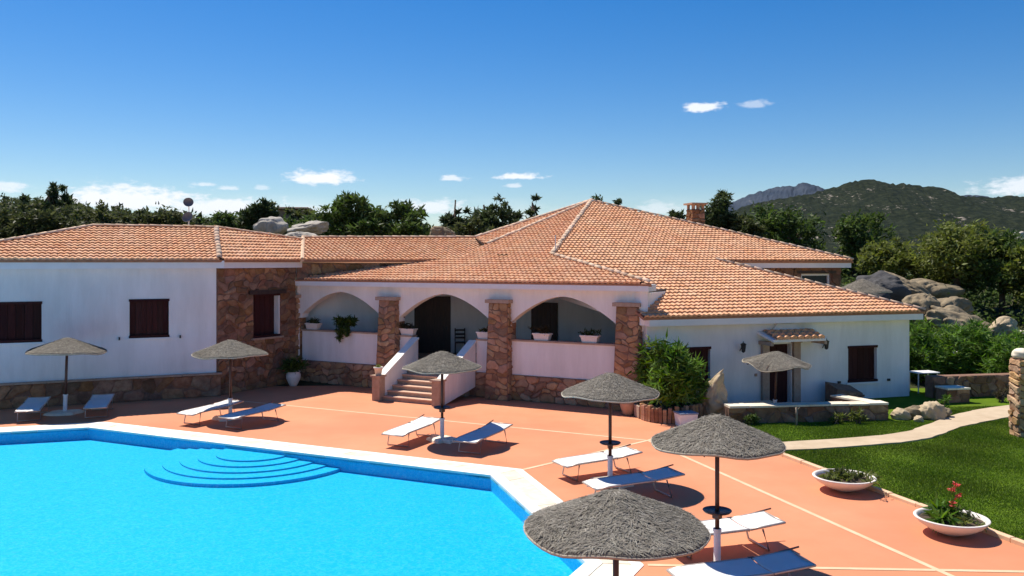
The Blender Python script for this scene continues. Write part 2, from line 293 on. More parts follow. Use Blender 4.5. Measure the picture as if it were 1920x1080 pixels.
def build_hill(name, sky, yr, yfoot, zfoot, m, rough, seed, n=260, rows=46):
    """a ridge whose crest follows the profile sky = [(azimuth tangent, crest height)] at distance yr"""
    rg = np.random.default_rng(seed); a = np.linspace(sky[0][0], sky[-1][0], n); crest = np.interp(a, [s[0] for s in sky], [s[1] for s in sky])
    ph = rg.uniform(0, 6.28, (14, 3))
    def nz(x, y): return sum(math.sin(x*(2**(k*.5))*.9/rough+y*(2**(k*.5))*.5/rough+ph[k, 0])*math.sin(y*(2**(k*.5))*.8/rough+ph[k, 1])/(1.35**k) for k in range(12))
    v = []
    for j in range(rows+8):
        t = j/(rows-1)
        for i in range(n):
            y = yfoot+(yr-yfoot)*t; x = a[i]*yr*(.72+.28*min(t, 1.2))
            s = t**1.35 if t <= 1 else max(0, 1-(t-1)*3)
            z = zfoot+(crest[i]-zfoot)*s+nz(x, y)*rough*.06*(math.sin(math.pi*min(t, 1))+.10)+(rg.normal()*rough*.02)
            v.append((x, y, z))
    f = [(j*n+i, j*n+i+1, (j+1)*n+i+1, (j+1)*n+i) for j in range(rows+7) for i in range(n-1)]
    tag(mesh_obj(name, v, f, m), kind='structure')
def sky_pts(pts, yr): return [((x-960)/1600, CAM_H+(490-y)/1600*yr) for x, y in pts]
M_HILL = hill_mat('macchia_hill', (.010, .015, .009), (.027, .033, .018), (.30, .26, .22), .10, .92)
M_HILLF = hill_mat('far_mountain', (.03, .042, .062), (.055, .066, .085), (.26, .25, .25), .006, .95)  # bluish base colours have distance haze painted into the rock
build_hill('hill', sky_pts([(1290, 440), (1340, 408), (1380, 392), (1420, 380), (1470, 371), (1520, 364), (1556, 354), (1585, 344), (1608, 338), (1640, 336), (1655, 341), (1680, 345), (1698, 344), (1715, 347), (1745, 350),
           (1770, 354), (1785, 361), (1798, 367), (1830, 369), (1868, 371), (1888, 366), (1905, 368), (1940, 370), (2050, 378), (2200, 385), (2400, 380), (2600, 392)], 1300), 1300, 420, -24, M_HILL, 40, 3)
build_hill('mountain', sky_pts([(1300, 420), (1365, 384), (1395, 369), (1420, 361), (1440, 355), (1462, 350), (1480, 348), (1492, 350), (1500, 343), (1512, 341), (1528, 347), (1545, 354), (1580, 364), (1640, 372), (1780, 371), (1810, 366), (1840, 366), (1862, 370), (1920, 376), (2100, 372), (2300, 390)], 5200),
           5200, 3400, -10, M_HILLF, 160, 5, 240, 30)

# ------------------------------------------------------------------ foliage
def leaf_cloud(lobes, n, size, rg, clump=40, spread=.28, flat=.0, elong=1.7, droop=0):
    """leaf shaped faces gathered in clumps through the volume of ellipsoid lobes [(centre, radii)]"""
    vol = np.array([l[1][0]*l[1][1]*l[1][2] for l in lobes])**.8; vol = vol/vol.sum()
    nc = max(4, n//clump); li = rg.choice(len(lobes), nc, p=vol)
    C = np.array([l[0] for l in lobes])[li]; Rr = np.array([l[1] for l in lobes])[li]
    d = rg.normal(size=(nc, 3)); d /= np.linalg.norm(d, axis=1)[:, None]; rad = rg.uniform(.35, 1.06, nc)**.6
    cc = C+d*Rr*rad[:, None]
    k = rg.integers(0, nc, n); sc = spread*np.mean(Rr, axis=1)[k]*rg.uniform(.5, 1.3, nc)[k]
    p = cc[k]+rg.normal(size=(n, 3))*sc[:, None]*np.array([.55, .55, .45])
    u = rg.normal(size=(n, 3)); u[:, 2] = u[:, 2]*.7+.25-droop; u /= np.linalg.norm(u, axis=1)[:, None]
    w = np.cross(u, rg.normal(size=(n, 3))); w /= np.linalg.norm(w, axis=1)[:, None]
    s = size*rg.uniform(.6, 1.4, n)[:, None]
    return np.stack([p, p+u*s*.5*elong*.6+w*s*.32, p+u*s*elong, p+u*s*.5*elong*.6-w*s*.32], axis=1)
def limbs(mb, base, top, r, lobes, rg):
    b = Vector(base); t = Vector(top); mid = b.lerp(t, .5)+Vector((rg.normal()*.12, rg.normal()*.12, 0))*(t-b).length
    mb.tube([b-Vector((0, 0, .25)), b.lerp(mid, .5), mid, t], [r*1.25, r, r*.8, r*.5], 7)
    for c, q in lobes:
        e = Vector(c)+Vector((rg.normal()*.15, rg.normal()*.15, .1)); st = mid.lerp(t, rg.uniform(0, 1))
        mb.tube([st, st.lerp(e, .5)+Vector((0, 0, -.05*(e-st).length)), e], [r*.5, r*.32, r*.12], 5)
def tree(name, x, y, h, w, m, label, cat='tree', group=None, n=5000, size=.2, seed=0, shape='round', trunk=.35, nl=9, z=None, clump=40, spread=.3):
    rg = np.random.default_rng(seed); z0 = ground_z(x, y) if z is None else z
    root = empty(name, (x, y, z0), label, cat, group); lobes = []
    if shape == 'round':
        for k in range(nl):
            a = rg.uniform(0, 6.28); r = rg.uniform(.1, .36)*w; zz = rg.uniform(trunk+.08, .82)*h; q = w*rg.uniform(.15, .27)
            r *= (1-.55*max(0, (zz/h-.55)/.45)); lobes.append(((r*math.cos(a), r*math.sin(a), zz), (q, q, q*rg.uniform(.6, .9))))
        lobes.append(((0, 0, h*.84), (w*.17, w*.17, h*.13)))
    elif shape == 'cone':
        for k in range(nl):
            t = (k+.5)/nl; zz = h*(trunk+(1-trunk)*t); q = w*.5*(1-t)**.8*rg.uniform(.5, 1.0)+.06*w
            for _ in range(2 if t < .8 else 1):
                a = rg.uniform(0, 6.28); off = q*rg.uniform(.2, .8); lobes.append(((off*math.cos(a), off*math.sin(a), zz+rg.normal()*.03*h), (q*.62, q*.62, h*.05+q*.14)))
    arr = leaf_cloud(lobes, n, size, rg, clump, spread)
    quads_obj('crown', arr, m, root)
    mb = MB(); limbs(mb, (0, 0, 0), (rg.normal()*.05*w, rg.normal()*.05*w, h*(.72 if shape == 'round' else .93)), max(.05, w*.032), lobes[:8], rg)
    mb.build('trunk', M_BARK, root, smooth=True); return root
def az(px, y): return (px-960)/1600*y

tl = 'trees behind the villa'
T = [  # bearing column, distance, crown top row, width, material, shape, label
    (668, 52, 349, 5.2, M_LEAF_D, 'round', 'broad dark evergreen tree beside the pale boulders behind the link roof', 9000, .2),
    (755, 53, 358, 4.2, M_LEAF_D, 'round', 'bushy evergreen tree touching the broad one behind the link roof', 7000, .2),
    (852, 57, 366, 3.4, M_LEAF_J, 'cone', 'pointed juniper tree standing apart on the boulder slope behind the link roof', 4500, .2),
    (905, 59, 374, 3.6, M_LEAF_J, 'cone', 'dark juniper tree next to the pointed one behind the link roof', 4500, .2),
    (940, 57, 352, 3.6, M_LEAF_J, 'round', 'tall dark juniper tree in the clump between link roof and roof peak', 5500, .2),
    (1000, 60, 369, 3.2, M_LEAF_J, 'cone', 'dark juniper tree closest to the roof peak, at the end of the juniper clump', 4500, .2),
    (880, 54, 398, 4.5, M_LEAF_S, 'round', 'low scrubby olive-green tree in front of the junipers behind the link roof', 5000, .2),
    (1122, 64, 350, 2.8, M_LEAF_J, 'round', 'conifer tip touching the roof peak', 2500, .2),
    (1160, 66, 355, 2.4, M_LEAF_J, 'round', 'thin conifer tip on the chimney side of the roof peak', 2500, .2),
    (1268, 66, 366, 2.4, M_LEAF_J, 'round', 'small dark conifer between the roof peak and the chimney', 2500, .2),
    (1352, 56, 331, 4.0, M_LEAF_J, 'round', 'open spiky juniper tree right behind the stone chimney', 7000, .19),
    (1395, 54, 388, 3.6, M_LEAF_S, 'round', 'brownish green tree beside the juniper near the chimney', 5000, .2),
    (1475, 54, 382, 5.6, M_LEAF_D, 'round', 'dark rounded tree behind the lower end of the roof hip below the chimney', 7000, .2),
    (1592, 54, 394, 5.4, M_LEAF_D, 'round', 'dark tree below the rocky hill beyond the roof corner', 7000, .2),
    (1668, 47, 430, 4.2, M_LEAF_O, 'round', 'small yellow-green olive tree above the slanting boulders', 5500, .17),
    (1800, 45, 414, 6.2, M_LEAF_O, 'round', 'large olive tree with forked trunk and rounded crown above the boulders', 13000, .16),
    (1880, 43, 428, 4.6, M_LEAF_D, 'round', 'dense dark tree shading the slope beside the large olive', 9000, .17),
    (1935, 41, 440, 4.0, M_LEAF_O, 'round', 'olive tree beyond the stone gate pillar', 6000, .17),
    (488, 60, 366, 3.0, M_LEAF_J, 'round', 'airy dark tree beside the far house with the flat terracotta roof', 4500, .2),
    (425, 66, 402, 4.2, M_LEAF_D, 'round', 'low rounded bush tree beside the satellite dishes', 3500, .2),
    (560, 58, 403, 4.4, M_LEAF_D, 'round', 'low dark bush tree above the long pale boulder', 4000, .2),
    (100, 72, 336, 3.6, M_LEAF_J, 'cone', 'tall spiky pine standing above the dark wooded slope', 1700, .26),
    (122, 74, 345, 2.4, M_LEAF_J, 'cone', 'slimmer spiky pine close beside the tall one on the wooded slope', 2200, .24),
    (45, 76, 357, 2.4, M_LEAF_J, 'cone', 'short thin pine farther from the villa than the tall spiky one', 1600, .24),
    (20, 62, 398, 5.6, M_LEAF_S, 'round', 'dark scrub tree behind the sloping end hip of the shuttered wing', 5000, .22),
    (80, 60, 398, 5.6, M_LEAF_S, 'round', 'dense scrub tree below the spiky pines', 5000, .22),
    (150, 64, 403, 5.2, M_LEAF_S, 'round', 'dense scrub tree where the shuttered wing ridge begins', 5000, .22),
    (215, 68, 412, 4.8, M_LEAF_S, 'round', 'low scrub tree behind the middle of the shuttered wing ridge', 4000, .22),
    (290, 66, 419, 5.0, M_LEAF_S, 'round', 'low flat scrub tree next to the satellite dishes', 4000, .22),
]
for i, (px, y, h, w, m, sh, lab, n, s) in enumerate(T):
    nm = {id(M_LEAF_J): 'juniper_tree', id(M_LEAF_O): 'olive_tree', id(M_LEAF_D): 'evergreen_tree', id(M_LEAF_S): 'scrub_tree'}[id(m)]
    if 'pine' in lab: nm = 'pine_tree'
    if 'conifer' in lab: nm = 'conifer_tree'
    h = (CAM_H+(490-h)/1600*y-ground_z(az(px, y), y))*(.9 if sh == 'round' else 1)
    tree(nm, az(px, y), y, h, w, m, lab, 'tree', tl, n, s, 100+i, sh, .2 if sh == 'cone' else (.24 if y < 48 else .12), 10 if sh == 'cone' else 12, spread=.22 if sh == 'cone' else .3)
def woodland(name, label, cols, ys, n, m, seed, size=.5, hmax=2.6):
    rg = np.random.default_rng(seed); lobes = []
    for k in range(n):
        y = rg.uniform(*ys)**1.0; x = rg.uniform(*cols)*y; w = rg.uniform(1.2, 2.8); lobes.append(((x, y, ground_z(x, y)+rg.uniform(.2, .5)*hmax), (w, w, hmax*rg.uniform(.3, .62))))
    o = quads_obj(name, leaf_cloud(lobes, n*85, size, rg, 42, .35, elong=1.3), m); tag(o, label, 'woodland', kind='stuff')
woodland('woodland', 'dark scrub wood covering the hillside beyond the villa', (-.95, -.06), (76, 205), 520, M_LEAF_S, 5, .42, 1.1)
woodland('woodland', 'macchia scrub filling the ground behind the peaked roof', (-.08, .32), (66, 120), 120, M_LEAF_D, 6, .4, 2.0)
woodland('woodland', 'green scrub on the valley slope beyond the olive trees', (.30, .85), (58, 150), 170, M_LEAF_O, 8, .42, 1.8)

woodland('undergrowth', 'tufts of green scrub growing around the boulders behind the oleander hedge', (.425, .62), (34.8, 40), 34, M_LEAF_O, 10, .12, .55)
woodland('undergrowth', 'low dark undergrowth between the boulders under the olive trees', (.395, .72), (37.5, 60), 150, M_LEAF_D, 9, .17, .9)

# ------------------------------------------------------------------ rocks
def rock(name, c, r, m, label, seed, spike=0, cat='boulder', group=None, rz=0, tilt=0, sub=5, rgh=.9, crk=1):
    import bmesh
    bm = bmesh.new(); bmesh.ops.create_icosphere(bm, subdivisions=sub, radius=1); rg = np.random.default_rng(seed); ph = rg.uniform(0, 6.28, (8, 3)); fr = rg.normal(size=(8, 3))
    pl = [(Vector(rg.normal(size=3)).normalized(), rg.uniform(.62, .92)) for _ in range(9)]
    for v in bm.verts:
        p = v.co.copy()
        for nrm, dd in pl:
            e = p.dot(nrm)-dd
            if e > 0: p -= nrm*e*.85
        k = 1+rgh*sum(.07/(1+.3*i)*math.sin(p.dot(Vector(fr[i]))*(1.6+i*1.25)+ph[i, 0]) for i in range(8))
        for i in range(3): k -= crk*.10*max(0, 1-abs(math.sin(p.dot(Vector(fr[i+4]).normalized())*2.6+ph[i, 2]+.35*math.sin(3*p.dot(Vector(fr[i])))))*7)
        p = p*k; q = Vector((p.x*r[0], p.y*r[1], p.z*r[2]))
        if spike and p.z > 0: q.x *= 1-.72*p.z; q.y *= 1-.72*p.z; q.x += spike*p.z*p.z
        q.rotate(Matrix.Rotation(tilt, 3, 'Y')); q.rotate(Matrix.Rotation(rz, 3, 'Z')); v.co = q
    me = bpy.data.meshes.new(name); bm.to_mesh(me); bm.free(); me.materials.append(m); me.polygons.foreach_set('use_smooth', [True]*len(me.polygons))
    o = link(bpy.data.objects.new(name, me)); o.location = c; return tag(o, label, cat, group)
def rock_px(name, px, py, y, r, m, label, seed, **k):
    return rock(name, (az(px, y), y, CAM_H+(490-py)/1600*y), r, m, label, seed, **k)
rg_ = 'granite boulders around the villa'
rock_px('boulder', 512, 427, 50, (1.0, .9, .62), M_ROCKP, 'knobbly pale boulder behind the link roof', 1, group=rg_)
rock_px('boulder', 582, 428, 49, (1.25, 1.0, .46), M_ROCKP, 'long smooth pale boulder behind the link roof', 2, group=rg_, tilt=-.08)
rock_px('boulder', 570, 447, 46, (1.1, .8, .35), M_ROCKP, 'small pale rock low against the link roof ridge', 12, group=rg_)
rock_px('boulder', 828, 442, 50, (1.0, 1, .55), M_ROCK, 'grey rock under the scrub tree at the end of the link roof', 3, group=rg_)
rock_px('boulder', 1645, 556, 40, (1.25, 1.3, 1.25), M_ROCK_SHADE, 'dark shaded boulder just beyond the stone end wall', 4, group=rg_, tilt=.5)
rock_px('boulder', 1700, 545, 42, (1.6, 1.1, .5), M_ROCK, 'slanting pale slab boulder above the terrace parasol', 5, group=rg_, tilt=.55)
rock_px('boulder', 1722, 588, 37, (.9, .9, .9), M_ROCK, 'rounded boulder right behind the tip of the wing roof', 6, group=rg_)
rock_px('boulder', 1775, 582, 39, (1.1, 1.0, .62), M_ROCK, 'mid-size lichen boulder between the rounded one and the olive tree', 7, group=rg_)
rock_px('boulder', 1806, 620, 36, (1.7, 1.2, .8), M_ROCK, 'large long lichen boulder rising behind the oleander bushes', 8, group=rg_, tilt=.35)
rock_px('boulder', 1884, 622, 35, (.55, .6, .6), M_TAN, 'small upright tan boulder beside the stone garden steps', 9, group=rg_)
rock_px('boulder', 1905, 458, 70, (1.3, 1.1, 1.0), M_ROCKP, 'pale rounded boulder beyond the olive tree on the valley side', 10, group=rg_)
rock_px('boulder', 1750, 545, 43, (1.6, 1.1, .6), M_ROCK, 'flat pale rock at the foot of the large olive', 11, group=rg_)
rock('standing_rock', (6.0, 25.45, .62), (.56, .42, .88), M_TAN, 'pointed tan standing rock beside the oleander planter', 21, spike=.34, cat='rock', rgh=2.0)
for i, (x, y, s) in enumerate([(11.55, 25.35, .24), (12.0, 25.5, .3), (12.5, 25.4, .34), (12.95, 25.6, .22), (11.9, 24.95, .13)]):
    rock('garden_stone', (x, y, s*.55), (s*1.15, s, s*.85), M_ROCK if i % 2 else M_TAN,
         ['squarish pale garden stone touching the end of the low garden wall', 'rounded light garden stone second from the low wall end', 'biggest garden stone of the row running on from the low wall', 'last small garden stone of the row beside the path', 'tiny stone lying on the lawn before the garden stones'][i], 30+i, cat='stone', group='garden stones', sub=4, rgh=1.5)

# ------------------------------------------------------------------ terrace, pool, lawn
POOL = [(-11.94, 24.03), (-.47, 18.66), (1.14, 13.26), (-1.55, 7.9), (-24, 7.9), (-24, 20.15)]       # inner edge of the coping
def offset_poly(P, d):
    n = len(P); out = []; ar = sum(P[i][0]*P[(i+1) % n][1]-P[(i+1) % n][0]*P[i][1] for i in range(n)); sg = -1 if ar > 0 else 1
    for i in range(n):
        a, b, c = Vector(P[i-1]), Vector(P[i]), Vector(P[(i+1) % n]); u = (b-a).normalized(); w = (c-b).normalized()
        nu = Vector((-u.y, u.x))*sg; nw = Vector((-w.y, w.x))*sg; m = (nu+nw).normalized(); out.append(tuple(b+m*(d/max(.3, m.dot(nu)))))
    return out
COPW = .84
def sheet(name, outer, holes, z, m, zb=None):
    loops = [[Vector((p[0], p[1], 0)) for p in outer]]+[[Vector((p[0], p[1], 0)) for p in h] for h in holes]
    tri = tessellate_polygon(loops); pts = [p for l in loops for p in l]; fs = []
    for t in tri:
        a, b, c = [pts[i] for i in t]; fs.append(t if (b-a).cross(c-a).z > 0 else t[::-1])
    return mesh_obj(name, [(p.x, p.y, z) for p in pts], fs, m)
DECK = [(-42, -14), (16.7, -14), (6.35, 21.18), (5.75, 24.4), (5.2, 27.6), (3.5, 34), (-8, 35.5), (-12, 33.5), (-42, 20.5)]
deck = tag(sheet('terrace', DECK, [offset_poly(POOL, COPW-.01)], 0, M_DECK), kind='structure')
LAWN = [(16.7, -14), (70, -14), (70, 33), (13, 33), (5.0, 33), (5.2, 27.6), (5.75, 24.4), (6.35, 21.18)]
lawn = tag(sheet('lawn', LAWN, [], .012, M_GRASS), kind='structure')
# path
PATH_LO = [(6.3, 21.0), (7.6, 21.2), (8.9, 21.6), (10.0, 21.95), (10.94, 22.45), (11.8, 23.2), (12.61, 24.03), (13.8, 24.85), (15.08, 25.67), (18, 27.2), (22, 29.0)]
PATH_UP = [(6.2, 21.9), (7.0, 22.0), (8.9, 22.5), (9.9, 22.85), (10.8, 23.35), (11.9, 24.4), (12.98, 25.49), (13.9, 26.3), (14.7, 26.86), (17.4, 28.4), (21.4, 30.2)]
def ribbon(name, lo, up, z, m, parent=None):
    def fine(P):
        o = []
        for a, b in zip(P[:-1], P[1:]):
            for k in range(5): t = k/5; o.append((a[0]+(b[0]-a[0])*t+random.gauss(0, .012), a[1]+(b[1]-a[1])*t+random.gauss(0, .012)))
        return o+[P[-1]]
    lo, up = fine(lo), fine(up); n = len(lo)
    v = [(*p, z) for p in lo]+[(*p, z) for p in up]+[(*p, -.02) for p in lo]+[(*p, -.02) for p in up]
    f = [(i, i+1, n+i+1, n+i) for i in range(n-1)]+[(2*n+i, 2*n+i+1, i+1, i) for i in range(n-1)]+[(n+i, n+i+1, 3*n+i+1, 3*n+i) for i in range(n-1)]
    return mesh_obj(name, v, f, m, parent)
path = tag(ribbon('garden_path', PATH_LO, PATH_UP, .05, M_PATH), kind='structure')
# cream joint strips laid flush in the terrace
def strip(a, b, w, z=.004):
    a, b = Vector(a), Vector(b); d = (b-a).normalized(); n = Vector((-d.y, d.x))*w/2
    mesh_obj('joint_strip', [(*(a-n), z), (*(b-n), z), (*(b+n), z), (*(a+n), z)], [(0, 1, 2, 3)], M_JOINT, deck)
J0 = (3.57, 22.38)
strip((-9.6, 28.95), J0, .10); strip(J0, (6.60, 12.6), .10, .005); strip((.10, 19.1), J0, .10, .006); strip((2.1, 13.2), (6.43, 12.98), .09, .006); strip((6.5, 12.98), (8.72, 12.86), .09, .006); strip((6.60, 12.6), (6.9, 8), .22, .007)
strip(J0, (5.85, 25.1), .10, .007)
# kerb between terrace and lawn
kerb = tag(empty('lawn_kerb', (7.4, 17.6, 0)), kind='structure'); ka, kb = Vector((6.35, 21.18)), Vector((16.7, -14)); kd = (kb-ka).normalized(); kang = math.atan2(kd.y, kd.x)
for i in range(24):
    c = ka+kd*(i+.5)*.72; MB().box((0, 0, .0), (.70, .12, .13), 0, .012).build('kerb_stone', M_JOINT, kerb).matrix_basis = Matrix.Translation((c.x-7.4, c.y-17.6, .012+random.gauss(0, .004))) @ Matrix.Rotation(kang+random.gauss(0, .006), 4, 'Z')
# pool
basin = tag(empty('pool', (-8, 16, 0)), kind='structure')
def wl(v): return [(p[0]+8, p[1]-16, p[2]) for p in v]
ZF, ZW = -.31, -.03
n = len(POOL); mb = MB()
mb.add([(*p, ZF) for p in POOL]+[(*p, -.02) for p in POOL], [tuple(range(n-1, -1, -1))]+[(i, (i+1) % n, n+(i+1) % n, n+i) for i in range(n)])
mb.v = wl(mb.v); po = mb.build('basin', M_MOSAIC_CAUSTIC, basin)
tag(sheet('pool_water', offset_poly(POOL, -.001), [], ZW, M_WATER), kind='structure')
# curved corner steps under the water, half round against the long side
sc = Vector((-6.45, 21.45)); sd = Vector((.906, -.424)); sn = Vector((-.424, -.906))
for k, rr in enumerate((.95, 1.38, 1.8, 2.2, 2.6)):
    a = [sc+sd*rr*1.0*math.cos(t)+sn*rr*.98*math.sin(t) for t in np.linspace(0, math.pi, 41)]
    zt = -.09-.036*k
    m2 = MB().prism([tuple(p) for p in a], ZF-.01, zt); m2.v = wl(m2.v); m2.build('pool_step', M_MOSAIC_CAUSTIC, basin)
# coping slabs: inner white bull-nose row, cream middle row, thin white outer row
P0, P1, P2, P3 = POOL, offset_poly(POOL, .25), offset_poly(POOL, .66), offset_poly(POOL, COPW)
def slabs(A, B, ln, m, name, z1, gap=.006):
    for i in (5, 0, 1, 2):
        a0, a1, b0, b1 = [Vector(q) for q in (A[i], A[(i+1) % n], B[i], B[(i+1) % n])]
        L_ = (a1-a0).length; k = max(1, round(L_/ln))
        for j in range(k):
            t0, t1 = j/k, (j+1)/k; g = gap/L_
            q = [a0.lerp(a1, t0+g), a0.lerp(a1, t1-g), b0.lerp(b1, t1-g), b0.lerp(b1, t0+g)]
            mm = MB().prism([tuple(p) for p in q], -.06, z1+random.gauss(0, .0012)); mm.v = wl(mm.v); mm.build(name, m, basin)
slabs(P0, P1, .62, M_COPEW, 'edge_slab', .026); slabs(P1, P2, .62, M_COPE, 'coping_slab', .018); slabs(P2, P3, .9, M_COPEW, 'border_slab', .012)
mm = MB(); ring0, ring3 = offset_poly(POOL, .01), offset_poly(POOL, COPW+.03)
mm.add([(*p, -.05) for p in ring0]+[(*p, -.05) for p in ring3]+[(*p, -.5) for p in ring3], [(i, n+i, n+(i+1) % n, (i+1) % n) for i in range(n)]); mm.v = wl(mm.v); mm.build('coping_bed', M_MORTAR, basin)
# lawn grass blades
def grass(nbl, rg):
    x = rg.uniform(5.6, 17, nbl*3); y = rg.uniform(11.5, 27.5, nbl*3)
    ok = (x > 6.35+(21.18-y)*.2937+.09)
    lo = np.interp(x, [p[0] for p in PATH_LO], [p[1] for p in PATH_LO]); up = np.interp(x, [p[0] for p in PATH_UP], [p[1] for p in PATH_UP]); ok &= ~((y > lo-.03) & (y < up+.03) & (x > 6.2))
    ok &= (y < 24.35+(x-6)*.118) | (x > 13.1)
    ok &= (np.abs(x/y) < .64)
    x, y = x[ok][:nbl], y[ok][:nbl]; k = len(x); h = rg.uniform(.022, .05, k)*(1+.4*np.sin(x*1.9)*np.sin(y*1.3)); a = rg.uniform(0, 6.28, k); w = .010
    p = np.stack([x, y, np.full(k, .008)], 1); d = np.stack([np.cos(a)*w, np.sin(a)*w, np.zeros(k)], 1); tip = p+np.stack([rg.normal(0, .014, k), rg.normal(0, .014, k), h], 1)
    tag(quads_obj('grass', np.stack([p-d, p+d, tip], 1), M_BLADE), 'short mown green grass of the garden lawn', 'grass', kind='stuff')
grass(170000, RNG)

# ------------------------------------------------------------------ villa
LV = Vector((0, 31, 0))
villa = empty('villa', LV, 'long white villa with clay tile roofs, stone pillars and a three-arched porch', 'house')
def vp(mb, name, m, parent=None, smooth=False):
    return mb.build(name, m, parent or villa, smooth, tuple(-LV) if parent is None else None)
def v3(p, z): return Vector((p[0], p[1], z))
def V2(*a): return Vector(a)
BUDGET = {'stone': 300}
def stone_patch(parent, p00, p10, p11, p01, sz, rg, proud=.05, objs=True, m=None):
    p00, p10, p11, p01 = [Vector(p) for p in (p00, p10, p11, p01)]
    W = ((p10-p00).length+(p11-p01).length)/2; H = ((p01-p00).length+(p11-p10).length)/2; N = (p10-p00).cross(p01-p00).normalized()
    w1, w2, w3, w4 = rg.uniform(0, 6.28, 4)
    def mp(u, v):
        e = math.sin(math.pi*min(max(u, 0), 1)); g_ = math.sin(math.pi*min(max(v, 0), 1)); su, sv_ = u*W/sz, v*H/sz
        v2 = v+min(g_*2, 1)*.22*sz/H*(math.sin(su*1.7+w1)+.7*math.sin(su*3.1+sv_*1.3+w2)); u2 = u+min(e*2, 1)*.2*sz/W*(math.sin(sv_*2.3+w3)+.6*math.sin(sv_*3.7+su*1.1+w4))
        v2 = min(max(v2, 0), 1); u2 = min(max(u2, 0), 1)
        return (p00*(1-u2)+p10*u2)*(1-v2)+(p01*(1-u2)+p11*u2)*v2
    rows = max(1, round(H/(sz*.72))); vb = [0]+[(i+rg.uniform(-.22, .22))/rows for i in range(1, rows)]+[1]; joined = MB()
    for r in range(rows):
        k = max(1, round(W/(sz*rg.uniform(.95, 1.5)))); ub = [0]+[(i+rg.uniform(-.28, .28))/k for i in range(1, k)]+[1]
        for c in range(k):
            u0, u1, v0, v1 = ub[c], ub[c+1], vb[r], vb[r+1]; g = .011
            du, dv = g/max(W, .1), g/max(H, .1); u0 += du; u1 -= du; v0 += dv; v1 -= dv; a = (u1-u0); b = (v1-v0)
            if a*W < .03 or b*H < .03: continue
            q = lambda: rg.uniform(.05, .42)
            ring = [(u0+a*q(), v0), (u1-a*q(), v0), (u1, v0+b*q()), (u1, v1-b*q()), (u1-a*q(), v1), (u0+a*q(), v1), (u0, v1-b*q()), (u0, v0+b*q())]
            cu, cv = (u0+u1)/2, (v0+v1)/2; h = proud*1.0*rg.uniform(.35, 1.35); tl_ = rg.normal(size=2)*.12*proud
            vv = [mp(*p)-N*.02 for p in ring]+[mp(*p)+N*h*.55 for p in ring]
            ins = rg.uniform(.74, .9)
            for (uu, w_) in ring:
                uu2, w2 = cu+(uu-cu)*ins, cv+(w_-cv)*ins; vv.append(mp(uu2, w2)+N*(h+tl_[0]*(uu-cu)/max(a, 1e-4)*2+tl_[1]*(w_-cv)/max(b, 1e-4)*2))
            ff = [(j*8+i, j*8+(i+1) % 8, j*8+8+(i+1) % 8, j*8+8+i) for j in range(2) for i in range(8)]+[tuple(range(16, 24))]
            if objs and BUDGET['stone'] > 0:
                BUDGET['stone'] -= 1; mesh_obj('stone', vv, ff, m or M_STONE, parent)
            else: joined.add(vv, ff)
    if joined.v: tag(joined.build('small_stones', m or M_STONE, parent), kind='stuff')
def wall_boxes(mb, p0, d, inn, a0, a1, z0, z1, th, ops):
    """wall from a0 to a1 along d, front face on the line, thickness inwards, rectangular openings"""
    d = Vector(d); inn = Vector(inn); p0 = Vector(p0)
    def bx(a, b, za, zb):
        if b-a < 1e-3 or zb-za < 1e-3: return
        q = [p0+d*a, p0+d*b, p0+d*b+inn*th, p0+d*a+inn*th]; mb.prism([tuple(p) for p in q], za, zb)
    xs = sorted({a0, a1, *[o[0] for o in ops], *[o[1] for o in ops]})
    for a, b in zip(xs[:-1], xs[1:]):
        cover = sorted([(o[2], o[3]) for o in ops if o[0] <= a+1e-6 and o[1] >= b-1e-6]); z = z0
        for lo, hi in cover: bx(a, b, z, lo); z = hi
        bx(a, b, z, z1)
def obox(mb, p0, d, inn, a0, a1, n0, n1, z0, z1):
    d = Vector(d); inn = Vector(inn); p0 = Vector(p0); q = [p0+d*a0+inn*n0, p0+d*a1+inn*n0, p0+d*a1+inn*n1, p0+d*a0+inn*n1]
    return mb.prism([tuple(p) for p in q], z0, z1)
def shutter(p0, d, inn, a0, a1, z0, z1, planks=6, name='window_shutter', sill=True, n0=.11):
    root = vp(obox(MB(), p0, d, inn, a0+.002, a1-.002, n0+.05, n0+.12, z0+.002, z1-.002), name, M_DARK)
    w = (a1-a0-.02)/planks
    for i in range(planks):
        vp(obox(MB(), p0, d, inn, a0+.01+i*w+.006, a0+.01+(i+1)*w-.006, n0+random.uniform(0, .006), n0+.05, z0+.05, z1-.05), 'plank', M_SHUT, root)
    for za, zb in ((z1-.05, z1+.03), (z0-.03, z0+.05)): vp(obox(MB(), p0, d, inn, a0-.02, a1+.02, -.03, n0+.03, za, zb), 'rail', M_SHUT, root)
    if sill: vp(obox(MB(), p0, d, inn, a0-.08, a1+.08, -.06, .04, z0-.09, z0-.035), 'window_sill', M_FASCIA)
    return root

